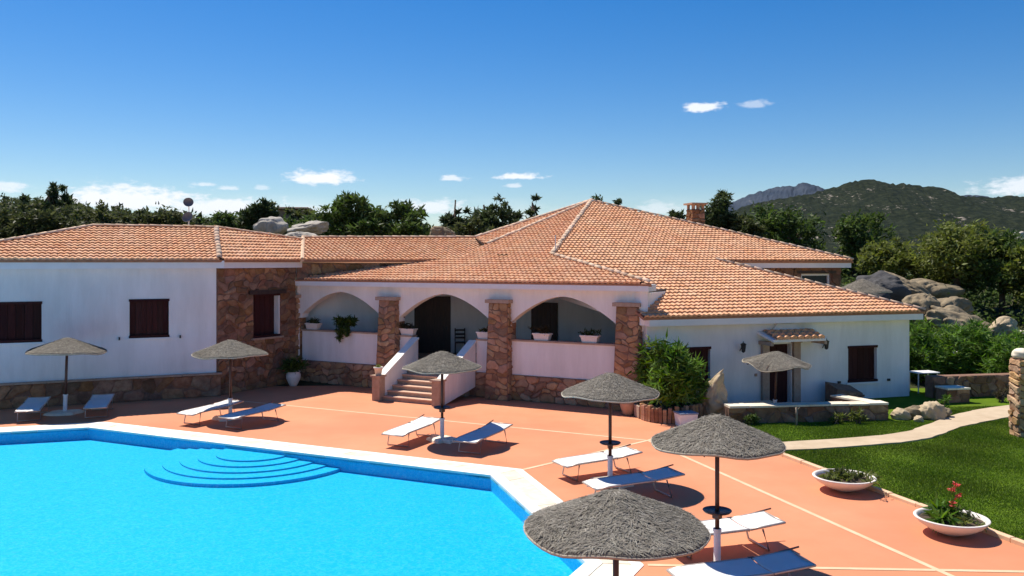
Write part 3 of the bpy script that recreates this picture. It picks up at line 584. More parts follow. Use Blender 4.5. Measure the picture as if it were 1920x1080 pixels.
# ---- roof building
TW, TL = .178, .285
def tile_mesh(w=TW, L=TL):
    pr = [(0, .0), (.14, .0), (.24, .013), (.40, .028), (.62, .028), (.80, .013), (.90, .0), (1.0, .0)]; v = []
    for y, dz in ((-.02, .064), (L+.045, .002)): v += [(x*w, y, z+dz) for x, z in pr]
    v += [(x*w, -.018, z*.6+.002) for x, z in pr]; k = len(pr)
    f = [(i, i+1, k+i+1, k+i) for i in range(k-1)]+[(2*k+i, 2*k+i+1, i+1, i) for i in range(k-1)]
    return v, f
TV, TF = tile_mesh(); TVn = np.array(TV)
tile_me = bpy.data.meshes.new('roof_tile'); tile_me.from_pydata(TV, [], TF); tile_me.materials.append(M_TILE)
def ridge_mesh():
    v = []; k = 8
    for x, r in ((0, .108), (.42, .092)):
        v += [(x, r*math.cos(math.pi*i/k), r*.62*math.sin(math.pi*i/k)) for i in range(k+1)]
    v += [(0.005, .08*math.cos(math.pi*i/k), .08*.62*math.sin(math.pi*i/k)) for i in range(k+1)]; n_ = k+1
    f = [(i, n_+i, n_+i+1, i+1) for i in range(k)]+[(2*n_+i, i, i+1, 2*n_+i+1) for i in range(k)]
    me = bpy.data.meshes.new('ridge_tile'); me.from_pydata(v, [], f); me.materials.append(M_RIDGE); me.polygons.foreach_set('use_smooth', [i < k for i in range(2*k)]); return me
ridge_me = ridge_mesh()
def ridge(root, a, b, lift=.05, step=.37):
    a, b = Vector(a), Vector(b)
    if a.z > b.z: a, b = b, a                       # laid from the low end upwards
    d = b-a; k = max(1, round(d.length/step)); x = d.normalized(); y = Vector((0, 0, 1)).cross(x).normalized(); z = x.cross(y)
    for i in range(k):
        o = link(bpy.data.objects.new('ridge_tile', ridge_me)); o.parent = root
        p = a+d*(i/k)+z*lift+y*random.gauss(0, .008); m = Matrix((x, y, z)).transposed().to_4x4(); tl_ = Matrix.Rotation(-.05+random.gauss(0, .015), 4, 'Y') @ Matrix.Rotation(random.gauss(0, .02), 4, 'Z')
        o.matrix_basis = Matrix.Translation(p) @ m @ tl_
TILE_LEFT = [300]
def roof_plane(root, poly, org, u, clip, take=0):
    """poly: 3D corners in one plane, org: eave point, u: eave direction, clip: indices of edges where tiles are cut"""
    import bmesh
    poly = [Vector(p) for p in poly]; u = Vector((*u, 0)).normalized() if len(u) == 2 else Vector(u).normalized(); org = Vector(org)
    nrm = Vector((0, 0, 0))
    for i in range(len(poly)): nrm += (poly[i]-poly[0]).cross(poly[(i+1) % len(poly)]-poly[0])
    nrm.normalize(); nrm = nrm if nrm.z > 0 else -nrm; v = nrm.cross(u).normalized()
    if v.z < 0: u = -u; v = nrm.cross(u).normalized()
    P2d = [((p-org).dot(u), (p-org).dot(v)) for p in poly]; cen = (sum(p[0] for p in P2d)/len(P2d), sum(p[1] for p in P2d)/len(P2d)); E = []
    for i in range(len(P2d)):
        a, b = P2d[i], P2d[(i+1) % len(P2d)]; nx, ny = -(b[1]-a[1]), b[0]-a[0]; l = math.hypot(nx, ny); nx /= l; ny /= l; c = nx*a[0]+ny*a[1]
        if nx*cen[0]+ny*cen[1] < c: nx, ny, c = -nx, -ny, -c
        E.append((nx, ny, c))
    us = [p[0] for p in P2d]; vs2 = [p[1] for p in P2d]; inner = []; border = []; took = 0
    basis = Matrix((u, v, nrm)).transposed()
    j = math.floor(min(vs2)/TL)-1
    while j*TL < max(vs2):
        i = math.floor(min(us)/TW)-1; js = random.gauss(0, .006)
        while i*TW < max(us):
            q = [(i*TW+a, j*TL+b) for a, b in ((0, 0), (TW, 0), (0, TL), (TW, TL))]
            ds = [min(nx*x+ny*y-c for nx, ny, c in E) for x, y in q]; eav = [min([nx*x+ny*y-c for k, (nx, ny, c) in enumerate(E) if k in clip] or [9]) for x, y in q]
            keep = max(ds) > .01
            noncl = [k for k in range(len(E)) if k not in clip]
            if keep and noncl:                      # tiles below an eave are dropped whole, not cut
                cx, cy = i*TW+TW/2, j*TL+TL/2
                if min(E[k][0]*cx+E[k][1]*cy-E[k][2] for k in noncl) < 0: keep = False
            if keep:
                off = Vector((i*TW+random.gauss(0, .004), j*TL+js+random.gauss(0, .005), random.gauss(0, .003)))
                full = min(eav) > .12
                if full and took < take and TILE_LEFT[0] > 0:
                    took += 1; TILE_LEFT[0] -= 1; o = link(bpy.data.objects.new('roof_tile', tile_me)); o.parent = root
                    o.matrix_basis = Matrix.Translation(org+basis @ off) @ basis.to_4x4()
                else: (inner if full else border).append(off)
            i += 1
        j += 1
    B = np.array(basis); allv, allf = [], []
    def emit(offs):
        vv = []; ff = []
        for o in offs:
            b = len(vv); rz = random.gauss(0, .012); w = (TVn*np.array([1, 1, 1])+np.array([0, rz*.0, 0]))+np.array(o); vv += w.tolist(); ff += [tuple(b+k for k in f) for f in TF]
        return vv, ff
    vv, ff = emit(inner); allv += vv; allf += ff
    vv, ff = emit(border)
    if vv:
        bm = bmesh.new(); bv = [bm.verts.new(p) for p in vv]
        for f in ff: bm.faces.new([bv[i] for i in f])
        for k in clip:
            nx, ny, c = E[k]; bmesh.ops.bisect_plane(bm, geom=bm.verts[:]+bm.edges[:]+bm.faces[:], plane_co=(nx*c, ny*c, 0), plane_no=(nx, ny, 0), clear_inner=True)
        bm.verts.index_update(); b = len(allv); allv += [tuple(x.co) for x in bm.verts]; allf += [tuple(b+x.index for x in f.verts) for f in bm.faces]; bm.free()
    if allv:
        A = np.array(allv) @ B.T+np.array(org); tag(mesh_obj('tile_field', A.tolist(), allf, M_TILE, root), kind='stuff')
    # boarding below the tiles
    k = len(poly); up = [p-nrm*.006 for p in poly]; lo = [p-nrm*.09 for p in poly]
    mesh_obj('roof_boarding', up+lo, [tuple(range(k)), tuple(range(2*k-1, k-1, -1))]+[(i, k+i, k+(i+1) % k, (i+1) % k) for i in range(k)], M_UNDER, root)
def ray_plane(px, py, p0, nn):
    d = Vector(((px-960)/1600, 1, (490-py)/1600)); o = Vector((0, 0, CAM_H)); return o+d*(nn.dot(Vector(p0)-o)/nn.dot(d))

rgs = np.random.default_rng(11)
# right wing axes (s along the eave, n inwards), porch axes (t along the front to the left, o outwards), left wing axes
S2, N2, E0, ZE, TP = V2(.951, .309), V2(-.309, .951), V2(5.24, 26.55), 2.97, .344
def PP(a, b): q = E0+S2*a+N2*b; return Vector((q.x, q.y, ZE+TP*b))
T2, O2, PB = V2(-.883, .469), V2(-.469, -.883), V2(3.03, 27.35); I2 = -O2
def F2(k, out=0): return PB+T2*k+O2*out
APEX = Vector((3.69, 39.9, 7.5)); eo = F2(0, .35); SL = (APEX.z-4.0)/((APEX.xy-eo).dot(I2))
def FP(p): p = Vector(p); return Vector((p.x, p.y, 4.0+SL*((p-eo).dot(I2))))
nP = Vector((*S2, 0)).cross(Vector((*N2, TP))).normalized(); nF = Vector((*(-T2), 0)).cross(Vector((*I2, SL))).normalized()
hipd = nP.cross(nF); hipd = hipd/hipd.y; V1 = APEX+hipd*(31.3-APEX.y)
LD, LI, LW0 = V2(.914, .407), V2(-.407, .914), V2(-10.33, 29.87)
ZT = 4.75
def LP(a, b): q = V2(-10.13, 29.53)+LD*a+LI*b; return Vector((q.x, q.y, ZT+.3425*b))

roofs = vp(MB().box((0, 38, 4.2), (.2, .2, .2)), 'roof', M_UNDER)
# main right plane, lower catslide over the wing and upper part
roof_plane(roofs, [PP(-1.25, 0), PP(9.5, 0), PP(4.41, 5.09), PP(-1.63, 5.09)], PP(0, 0), S2, [1, 2, 3], take=300)
bs = (V1.xy-E0).dot(S2); bn = (V1.xy-E0).dot(N2); aps, apn = (APEX.xy-E0).dot(S2), (APEX.xy-E0).dot(N2)
roof_plane(roofs, [PP(-1.63, 5.09), PP(4.41, 5.09), PP(10.74, 5.09), APEX, V1], PP(0, 0), S2, [0, 2, 3, 4])
# front-left plane with the porch catslide
ER, EL = FP(F2(-1.62, .35)), FP(F2(12.75, .35)); A1, A2 = FP((-1.03, 34.2)), FP((-1.9, 32.86))
roof_plane(roofs, [ER, V1, A2, EL], (*eo, 4.0), T2, [0, 1, 2])
roof_plane(roofs, [V1, APEX, A1, A2], (*eo, 4.0), T2, [0, 1, 2, 3])
BB = Vector((-1.57, 35.85, 5.66)); dn = (A1-BB); dn.z = 0
eu = Vector((-.30, .955, 0)).normalized()
nn0 = (A1-APEX).cross(BB-APEX); eu = Vector((nn0.y, -nn0.x, 0)).normalized()
roof_plane(roofs, [A1, APEX, BB], A1, eu, [0, 1, 2])
# link roof
ky, ry, rz_ = 32.8, 35.85, 5.66
roof_plane(roofs, [(-8.06, ky, ZT), (-1.6, ky, ZT), (-1.2, 34.0, 5.1), BB, (-8.78, ry, rz_)], (-8.06, ky, ZT), V2(1, 0), [1, 2, 3, 4])
# left wing
H1, H2, LC = LP(.19, 3.52), LP(-4.05, 3.52), LP(-9.0, 0); C1 = LP(0, 0); E2 = Vector((-8.12, 32.78, ZT))
roof_plane(roofs, [LC, C1, H1, H2], C1, LD, [1, 2, 3])
nS = (E2-C1).cross(H1-C1).normalized(); H3 = ray_plane(566, 451, C1, nS)
roof_plane(roofs, [C1, E2, H3, H1], C1, (E2-C1).xy, [1, 2, 3])
# rear slopes, seen only from elsewhere
R1 = PP(10.74, 5.09); R2 = Vector((8.8, 50.3, 4.72)); BK = Vector((-6, 46, 4.7)); W1 = PP(9.5, 0); W2 = W1+Vector((N2.x*5.6, N2.y*5.6, 0)); WT = PP(4.41, 5.09)
for poly in ([APEX, R1, R2], [APEX, R2, BK], [APEX, BK, BB], [W1, W2, WT+Vector((0, 0, -.02))], [BB, (-8.78, ry, rz_), (-9.2, 38.8, 4.7), (-3, 38.8, 4.7)],
             [H2, H1, LP(4, 7.3)+Vector((0, 0, -2.5)), LP(-9.3, 7.3)+Vector((0, 0, -2.5))], [LC, H2, LP(-9.3, 7.3)+Vector((0, 0, -2.5))], [H1, H3, (-8.78, 38, 4.7), LP(4, 7.3)+Vector((0, 0, -2.5))]):
    p = [Vector(q) for q in poly]; k = len(p); mesh_obj('rear_slope', p+[q-Vector((0, 0, .08)) for q in p], [tuple(range(k)), tuple(range(2*k-1, k-1, -1))]+[(i, k+i, k+(i+1) % k, (i+1) % k) for i in range(k)], M_TILE, roofs)
for a, b in ((APEX, V1), (APEX, R1), (APEX, A1), (APEX, BB), (WT, W1), (V1, ER), (C1, H1), (H1, H2), (H2, LC), (H1, H3), (BB, (-8.78, ry, rz_))): ridge(roofs, a, b)
vg = MB(); vg.tube([(-8.06, ky-.02, ZT+.02), (-8.78, ry, rz_+.03)], .09, 8); vp(vg, 'verge_mortar', M_RIDGE, roofs)
vp(MB().tube([V1+Vector((.15, .3, -.1)), V1+Vector((.15, .3, .75))], .022, 6), 'vent_pipe', M_WPOLE, roofs)
# plaster gable below the porch verge
q0, q1 = F2(-1.45, .2), V1.xy
mb = MB(); mb.add([(q0.x, q0.y, 2.7), (q1.x, q1.y, 3.5), (q1.x, q1.y, V1.z-.12), (q0.x, q0.y, 3.86), (q0.x-.2, q0.y+.1, 2.7), (q1.x-.2, q1.y+.1, 3.5), (q1.x-.2, q1.y+.1, V1.z-.12), (q0.x-.2, q0.y+.1, 3.86)], [(0, 1, 2, 3), (7, 6, 5, 4), (0, 3, 7, 4), (3, 2, 6, 7)]); vp(mb, 'gable_wall', M_PLASTER)

# ---- left wing
wins = [(-7.1, -5.39, 2.12, 3.37), (-2.79, -1.56, 2.14, 3.39)]
mb = MB(); wall_boxes(mb, LW0, LD, LI, -16, -.02, .80, 4.5, .35, wins); vp(mb, 'wall', M_PLASTER)
for w in wins: shutter(LW0, LD, LI, *w, planks=7)
vp(obox(MB(), LW0, LD, LI, -16, .22, -.3, .35, 4.46, 4.72), 'eave_band', M_FASCIA)
bw = vp(obox(MB(), LW0, LD, LI, -16, .12, -.13, .3, 0, .76), 'base_wall', M_MORTAR)
pa, pb = LW0+LD*-9.2+LI*-.13, LW0+LD*.12+LI*-.13
stone_patch(bw, v3(pa, 0), v3(pb, 0), v3(pb, .75), v3(pa, .75), .42, rgs, objs=False)
for i in range(7):
    a0 = -9.3+i*1.36; vp(obox(MB(), LW0, LD, LI, a0+.008, min(a0+1.352, .16), -.22, .05, .76, .815), 'ledge_slab', M_DRESSED, bw)
for a in (-4.75, -3.1, -1.2): vp(MB().box((*(LW0+LD*a+LI*-.05), 2.11), (.05, .06, .10), math.atan2(LD.y, LD.x)), 'shutter_hook', M_BLACK)
# red stone side of the left wing
KC = V2(-8.4, 33.1); SD = (KC-LW0).normalized(); SI = V2(-SD.y, SD.x); SLn = (KC-LW0).length
sw = MB(); wall_boxes(sw, LW0, SD, SI, 0.0, SLn, 0, 4.5, .4, [(1.65, 2.95, 1.88, 3.48)]); sw = vp(sw, 'side_wall', M_MORTAR)
def side_patch(a0, a1, z0, z1):
    p, q = LW0+SD*a0, LW0+SD*a1; stone_patch(sw, v3(p, z0), v3(q, z0), v3(q, z1), v3(p, z1), .33, rgs)
side_patch(0.02, SLn, 0, 1.83); side_patch(.02, 1.63, 1.83, 3.53); side_patch(2.97, SLn, 1.83, 3.53); side_patch(.02, SLn, 3.55, 4.46)
vp(obox(MB(), LW0, SD, SI, -.05, SLn+.1, -.26, .3, 4.46, 4.72), 'eave_band', M_FASCIA)
shutter(LW0, SD, SI, 1.67, 2.93, 1.90, 3.46, planks=5, sill=False, n0=.24)
vp(obox(MB(), LW0, SD, SI, 2.89, 2.947, .0, .3, 1.89, 3.47), 'window_jamb', M_PLASTER)
vp(obox(MB(), LW0, SD, SI, 1.4, 3.2, -.10, .2, 3.48, 3.63), 'lintel', M_DARK); vp(obox(MB(), LW0, SD, SI, 1.55, 3.05, -.12, .2, 1.81, 1.878), 'window_sill', M_DRESSED)
# ---- link wall above the porch roof
lw = MB(); wall_boxes(lw, (-8.4, 34.1), (1, 0), (0, 1), 0, 7.95, 0, 3.8, .3, []); obox(lw, (-8.4, 33.12), (1, 0), (0, 1), .0, .1, .2, .98, 0, 3.8); obox(lw, (-8.4, 33.1), (1, 0), (0, 1), 0, 7.4, .1, .4, 3.8, 4.62); lw = vp(lw, 'link_wall', M_PLASTER)
lb = vp(obox(MB(), (-8.4, 33.1), (1, 0), (0, 1), .05, 6.9, -.03, .1, 3.86, 4.64), 'link_stonework', M_MORTAR)
stone_patch(lb, (-8.35, 33.07, 3.9), (-1.6, 33.07, 3.9), (-1.6, 33.07, 4.62), (-8.35, 33.07, 4.62), .42, rgs, objs=False)
# ---- main body
body = [(-.6, 34.3), (-.53, 34.1), tuple(F2(-1.3, -4.2)), tuple((E0+S2*4+N2*5.5)), tuple(E0+S2*10.38+N2*5.5), (8.4, 49.4), (-5.6, 45), (-8.4, 38.2), (-8.4, 34.5), (-.6, 34.5)]
vp(MB().prism(body, 0, 3.66), 'main_wall', M_PLASTER)
U0 = E0+N2*5.44
uw = MB(); wall_boxes(uw, U0, S2, N2, 3.6, 10.4, 2.9, 4.5, .35, [(8.5, 9.9, 3.35, 4.2)]); uw = vp(uw, 'upper_wall', M_MORTAR)
for a0, a1, z0, z1 in ((3.6, 8.46, 3.2, 4.46), (9.94, 10.4, 3.2, 4.46), (8.5, 9.9, 4.24, 4.46)):
    stone_patch(uw, v3(U0+S2*a0, z0), v3(U0+S2*a1, z0), v3(U0+S2*a1, z1), v3(U0+S2*a0, z1), .42, rgs, objs=False)
fr = MB()
for a0, a1, z0, z1 in ((8.5, 8.58, 3.35, 4.2), (9.82, 9.9, 3.35, 4.2), (8.58, 9.82, 4.12, 4.2)): obox(fr, U0, S2, N2, a0, a1, .06, .14, z0, z1)
wf = vp(fr, 'window_frame', M_WHITE); vp(obox(MB(), U0, S2, N2, 8.58, 9.82, .12, .16, 3.35, 4.12), 'pane', M_BLACK, wf)
vp(obox(MB(), U0, S2, N2, 8.25, 10.15, -.06, .1, 4.205, 4.32), 'lintel', M_DARK)
vp(obox(MB(), U0, S2, N2, 3.9, 10.68, -.3, .3, 4.44, 4.69), 'eave_band', M_FASCIA)
vp(obox(MB(), U0, S2, N2, 10.1, 10.68, .3, 10, 4.44, 4.69), 'eave_band', M_FASCIA)
vp(obox(MB(), U0, S2, N2, 10.0, 10.4, .36, 12, 0, 4.44), 'end_wall', M_MORTAR)
# ---- chimney
cx, cy = 8.5, 39.5
ch = vp(MB().box((cx, cy, 6.15), (.6, .6, 1.9), .3), 'chimney', M_MORTAR)
for sx, sy, ang in ((0, -1, 0), (-1, 0, -math.pi/2)):
    r_ = Matrix.Rotation(.3+ang, 2); A_ = [r_ @ V2(-.30, -.302), r_ @ V2(.30, -.302)]
    p, q = V2(cx, cy)+A_[0], V2(cx, cy)+A_[1]; stone_patch(ch, v3(p, 5.8), v3(q, 5.8), v3(q, 7.1), v3(p, 7.1), .26, rgs, objs=False)
mb = MB()
for dx in (-.24, 0, .24):
    for dy in (-.24, .24):
        q = Matrix.Rotation(.3, 2) @ V2(dx, dy); mb.box((cx+q.x, cy+q.y, 7.2), (.1, .1, .22), .3)
vp(mb, 'flue_posts', M_TERRA, ch); vp(MB().box((cx, cy, 7.35), (.82, .82, .08), .3), 'chimney_cap', M_TERRA, ch)
# ---- porch
fl = [tuple(F2(-1.25, -.12)), tuple(F2(12.9, -.12)), (-8.3, 34.08), (-.58, 34.08), tuple(F2(-1.3, -4.18))]
vp(MB().prism(fl, .0, 1.05), 'porch_floor', M_TERRA); vp(MB().prism(fl, 3.68, 3.76), 'unseen_porch_ceiling', M_DARK)  # ceiling is out of view, made dark to cut bounce light in the porch
vp(obox(MB(), PB, T2, I2, -1.32, -1.0, .1, 4.2, 1.05, 3.7), 'porch_end_wall', M_PLASTER)
base = vp(obox(MB(), PB, T2, I2, -1.3, 13.05, -.02, .3, 0, .86), 'porch_base', M_MORTAR)
for a0, a1, objs in ((13.0, 7.5, True), (4.85, -1.3, True)):
    p, q = F2(a0, .02), F2(a1, .02); stone_patch(base, v3(p, 0), v3(q, 0), v3(q, .86), v3(p, .86), .33, rgs, objs=objs, m=M_STONEP)
def parapet(a0, a1, z0=.86, z1=2.0):
    w = vp(obox(MB(), PB, T2, I2, a0, a1, .02, .24, z0, z1), 'parapet', M_PLASTER); vp(obox(MB(), PB, T2, I2, a0-.0, a1+.0, -.04, .30, z1, z1+.055), 'parapet_cap', M_DRESSED, w)
parapet(-.38, 3.47); parapet(8.88, 12.72); parapet(4.25, 4.84, .3, 1.96); parapet(7.5, 8.1, .3, 1.96)
PILL = (-.77, 3.86, 8.49, 13.05); ARCH = [(-.37, 3.46), (4.26, 8.09), (8.89, 12.70)]
aw = MB(); ZB = 3.80
def arch_z(x): return 2.66+.88*(1-abs(x)**1.75)
for i, k0 in enumerate(PILL):
    a0 = ARCH[i-1][1] if i else -1.3; a1 = ARCH[i][0] if i < 3 else 13.35
    obox(aw, PB, T2, I2, a0, a1, 0, .36, 2.5, ZB)
for a0, a1 in ARCH:
    ks = np.linspace(a0, a1, 33)
    for x0, x1 in zip(ks[:-1], ks[1:]):
        zz = [arch_z((x-(a0+a1)/2)/((a1-a0)/2)) for x in (x0, x1)]; q = [F2(x0), F2(x1), F2(x1, -.36), F2(x0, -.36)]
        b = len(aw.v); zl = [zz[0], zz[1], zz[1], zz[0]]
        aw.add([(*q[j], zl[j]) for j in range(4)]+[(*q[j], ZB) for j in range(4)], [(0, 1, 2, 3), (0, 4, 5, 1), (2, 6, 7, 3), (4, 7, 6, 5)])
vp(aw, 'arch_wall', M_PLASTER)
vp(obox(MB(), PB, T2, I2, -1.52, 12.95, -.33, .4, 3.765, 3.975), 'eave_band', M_FASCIA)
for k0 in PILL:
    wt, wb = .36, .44
    if k0 > 13: wt = wb = .2
    def cor(w, out, back): return [F2(k0+w, out), F2(k0-w, out), F2(k0-w, -back), F2(k0+w, -back)]
    lo, hi = cor(wb, .34, .3), cor(wt, .2, .4)
    pm = MB(); pm.add([(*p, 0) for p in lo]+[(*p, 3.28) for p in hi], [(0, 1, 5, 4), (1, 2, 6, 5), (2, 3, 7, 6), (3, 0, 4, 7), (4, 5, 6, 7)]); pl = vp(pm, 'pillar', M_MORTAR)
    stone_patch(pl, v3(lo[0], 0), v3(lo[1], 0), v3(hi[1], 3.28), v3(hi[0], 3.28), .29, rgs, .03, m=M_STONEP)
    stone_patch(pl, v3(lo[1], 0), v3(lo[2], 0), v3(hi[2], 3.28), v3(hi[1], 3.28), .29, rgs, .03, m=M_STONEP)
    vp(obox(MB(), PB, T2, I2, k0-wt-.1, k0+wt+.1, -.31, .42, 3.28, 3.40), 'capital', M_DRESSED, pl)
# stairs
st = vp(obox(MB(), PB, T2, I2, 5.1, 7.25, -.3, .02, .02, 1.04), 'staircase', M_DRESSED)
M_TREAD = mat('pink_tread', (.55, .33, .22), (.64, .42, .30), .8, 5, bump=.003)
for i in range(7):
    z = (i+1)*.15; o0 = 2.15-i*.29
    vp(obox(MB(), PB, T2, I2, 5.1, 7.25, -o0, -o0+.31, 0 if i == 0 else z-.16, z-.035), 'riser', M_DRESSED, st); vp(obox(MB(), PB, T2, I2, 5.09, 7.26, -o0-.03, -o0+.29, z-.035, z), 'tread', M_TREAD, st)
for a0, a1, nm in ((4.86, 5.09, 'r'), (7.26, 7.49, 'l')):
    mb = MB(); q = [F2(a0, 2.05), F2(a1, 2.05), F2(a1, 0), F2(a0, 0)]
    mb.add([(*p, z) for p, z in zip(q, (0, 0, .35, .35))]+[(*p, z) for p, z in zip(q, (.80, .80, 1.90, 1.90))], [(3, 2, 1, 0), (4, 5, 6, 7), (0, 1, 5, 4), (1, 2, 6, 5), (2, 3, 7, 6), (3, 0, 4, 7)])
    bl = vp(mb, 'balustrade', M_PLASTER); cp = MB(); q = [F2(a0-.04, 2.05), F2(a1+.04, 2.05), F2(a1+.04, .0), F2(a0-.04, .0)]
    cp.add([(*p, z) for p, z in zip(q, (.80, .80, 1.90, 1.90))]+[(*p, z) for p, z in zip(q, (.86, .86, 1.96, 1.96))], [(3, 2, 1, 0), (4, 5, 6, 7), (0, 1, 5, 4), (1, 2, 6, 5), (2, 3, 7, 6), (3, 0, 4, 7)]); vp(cp, 'handrail_cap', M_COPEW, bl)
    nw = vp(obox(MB(), PB, T2, I2, a0-.04, a1+.04, -2.36, -2.05, 0, .80), 'newel_post', M_DRESSED); vp(obox(MB(), PB, T2, I2, a0-.09, a1+.09, -2.41, -2.03, .80, .86), 'newel_cap', M_DRESSED, nw)
# doors at the back of the porch
def door(p0, d, inn, a0, a1, z0, z1, planks=5):
    r_ = vp(obox(MB(), p0, d, inn, a0, a1, -.03, .05, z0, z1), 'door', M_DARK); w = (a1-a0-.12)/planks
    for i in range(planks): vp(obox(MB(), p0, d, inn, a0+.06+i*w+.005, a0+.06+(i+1)*w-.005, -.045, 0, z0+.04, z1-.08), 'plank', M_DARK, r_)
    vp(MB().box((*(Vector(p0)+Vector(d)*(a1-.15)+Vector(inn)*-.07), z0+1), (.05, .05, .12)), 'handle', M_BLACK, r_)
door((-8.4, 34.1), (1, 0), (0, 1), 4.5, 5.95, 1.05, 3.3, 6)
bp0 = F2(-1.3, -4.2); door(bp0, T2, I2, 5.0, 6.1, 1.05, 3.1)
# ---- right wing
WW = V2(5.13, 26.88)
wins = [(.05, 1.27, .70, 1.95), (3.42, 4.3, .02, 1.98), (6.58, 7.77, .62, 1.80)]
mb = MB(); wall_boxes(mb, WW, S2, N2, -.98, 9.15, -.1, 2.75, .35, wins); vp(mb, 'wing_wall', M_PLASTER)
shutter(WW, S2, N2, *wins[0], planks=5); shutter(WW, S2, N2, *wins[2], planks=5)
vp(obox(MB(), WW, S2, N2, 8.8, 9.15, .36, 5.0, -.1, 2.75), 'wing_end_wall', M_PLASTER); vp(obox(MB(), WW, S2, N2, -.98, -.7, .36, 2.0, 0, 2.75), 'wing_end_wall', M_PLASTER)
vp(obox(MB(), WW, S2, N2, -1.05, 9.45, -.32, .35, 2.69, 2.94), 'eave_band', M_FASCIA)
dr = vp(obox(MB(), WW, S2, N2, 3.42, 4.3, .2, .27, .02, 1.98), 'door', M_SHUT)
for i in range(2): vp(obox(MB(), WW, S2, N2, 3.46+i*.42, 3.84+i*.42, .17, .2, .1, 1.9), 'panel', M_SHUT, dr)
for a in (3.14, 4.34): 
    ps = vp(obox(MB(), WW, S2, N2, a, a+.26, -.12, .05, .0, 2.02), 'door_pilaster', M_DRESSED); vp(obox(MB(), WW, S2, N2, a-.04, a+.30, -.16, .05, 2.02, 2.10), 'pilaster_cap', M_DRESSED, ps)
ca = MB(); q = [WW+S2*3.0, WW+S2*5.25, WW+S2*5.1+N2*-.75, WW+S2*3.1+N2*-.75]
ca.add([(*p, z) for p, z in zip(q, (2.34, 2.34, 2.12, 2.12))]+[(*p, z) for p, z in zip(q, (2.42, 2.42, 2.20, 2.20))], [(3, 2, 1, 0), (4, 5, 6, 7), (0, 1, 5, 4), (1, 2, 6, 5), (2, 3, 7, 6), (3, 0, 4, 7)]); can = vp(ca, 'door_canopy', M_FASCIA)
cn_u = Vector((*S2, 0)); cn_v = Vector((*(N2*.75), .22)).normalized(); cn_n = cn_u.cross(cn_v)
for i in range(7):
    for j in range(3):
        o = link(bpy.data.objects.new('canopy_tile', tile_me)); o.parent = can; q = WW+S2*(3.18+i*.262)+N2*(-.80); o.scale = (1.3, .85, 1.5)
        o.matrix_basis = Matrix.Translation(Vector((q.x, q.y, 2.19))+cn_v*j*.27+Vector((0, 0, .012))) @ Matrix((cn_u, cn_v, cn_n)).transposed().to_4x4() @ Matrix.Diagonal((1.34, .86, 1.5, 1))
for a in (3.05, 5.08): vp(obox(MB(), WW, S2, N2, a, a+.10, -.70, -.0, 2.0, 2.11), 'bracket', M_DRESSED, can)
mb = MB(); q0, q1, q2, q3 = WW+S2*3.5, WW+S2*4.6, WW+S2*4.4, WW+S2*3.7
mb.add([(*q0, 2.42), (*q1, 2.42), (*q2, 2.66), (*q3, 2.66)]+[(*(p+N2*-.12), z) for p, z in ((q0, 2.42), (q1, 2.42), (q2, 2.66), (q3, 2.66))], [(4, 5, 6, 7), (5, 1, 2, 6), (4, 7, 3, 0), (7, 6, 2, 3)]); vp(mb, 'canopy_gable', M_PLASTER)
for a in (2.36, 5.55):
    c = WW+S2*a+N2*-.2; ln = vp(MB().lathe([(.03, .16), (.10, .12), (.085, .08), (.06, -.12), (.03, -.15), (.0, -.16)], 6, (c.x, c.y, 1.92)), 'wall_lantern', M_BLACK); c2 = WW+S2*a
    vp(MB().tube([(c2.x, c2.y, 1.8), (c.x, c.y, 2.12), (c.x, c.y, 2.06)], .014, 5), 'bracket', M_BLACK, ln)
for a in (6.2, 8.25): vp(MB().box((*(WW+S2*a+N2*-.02), .62), (.10, .06, .08), math.atan2(S2.y, S2.x)), 'shutter_hook', M_BLACK)
vp(MB().box((*(WW+S2*2.95+N2*-.012), 1.0), (.09, .03, .09), math.atan2(S2.y, S2.x)), 'switch_plate', M_DRESSED)

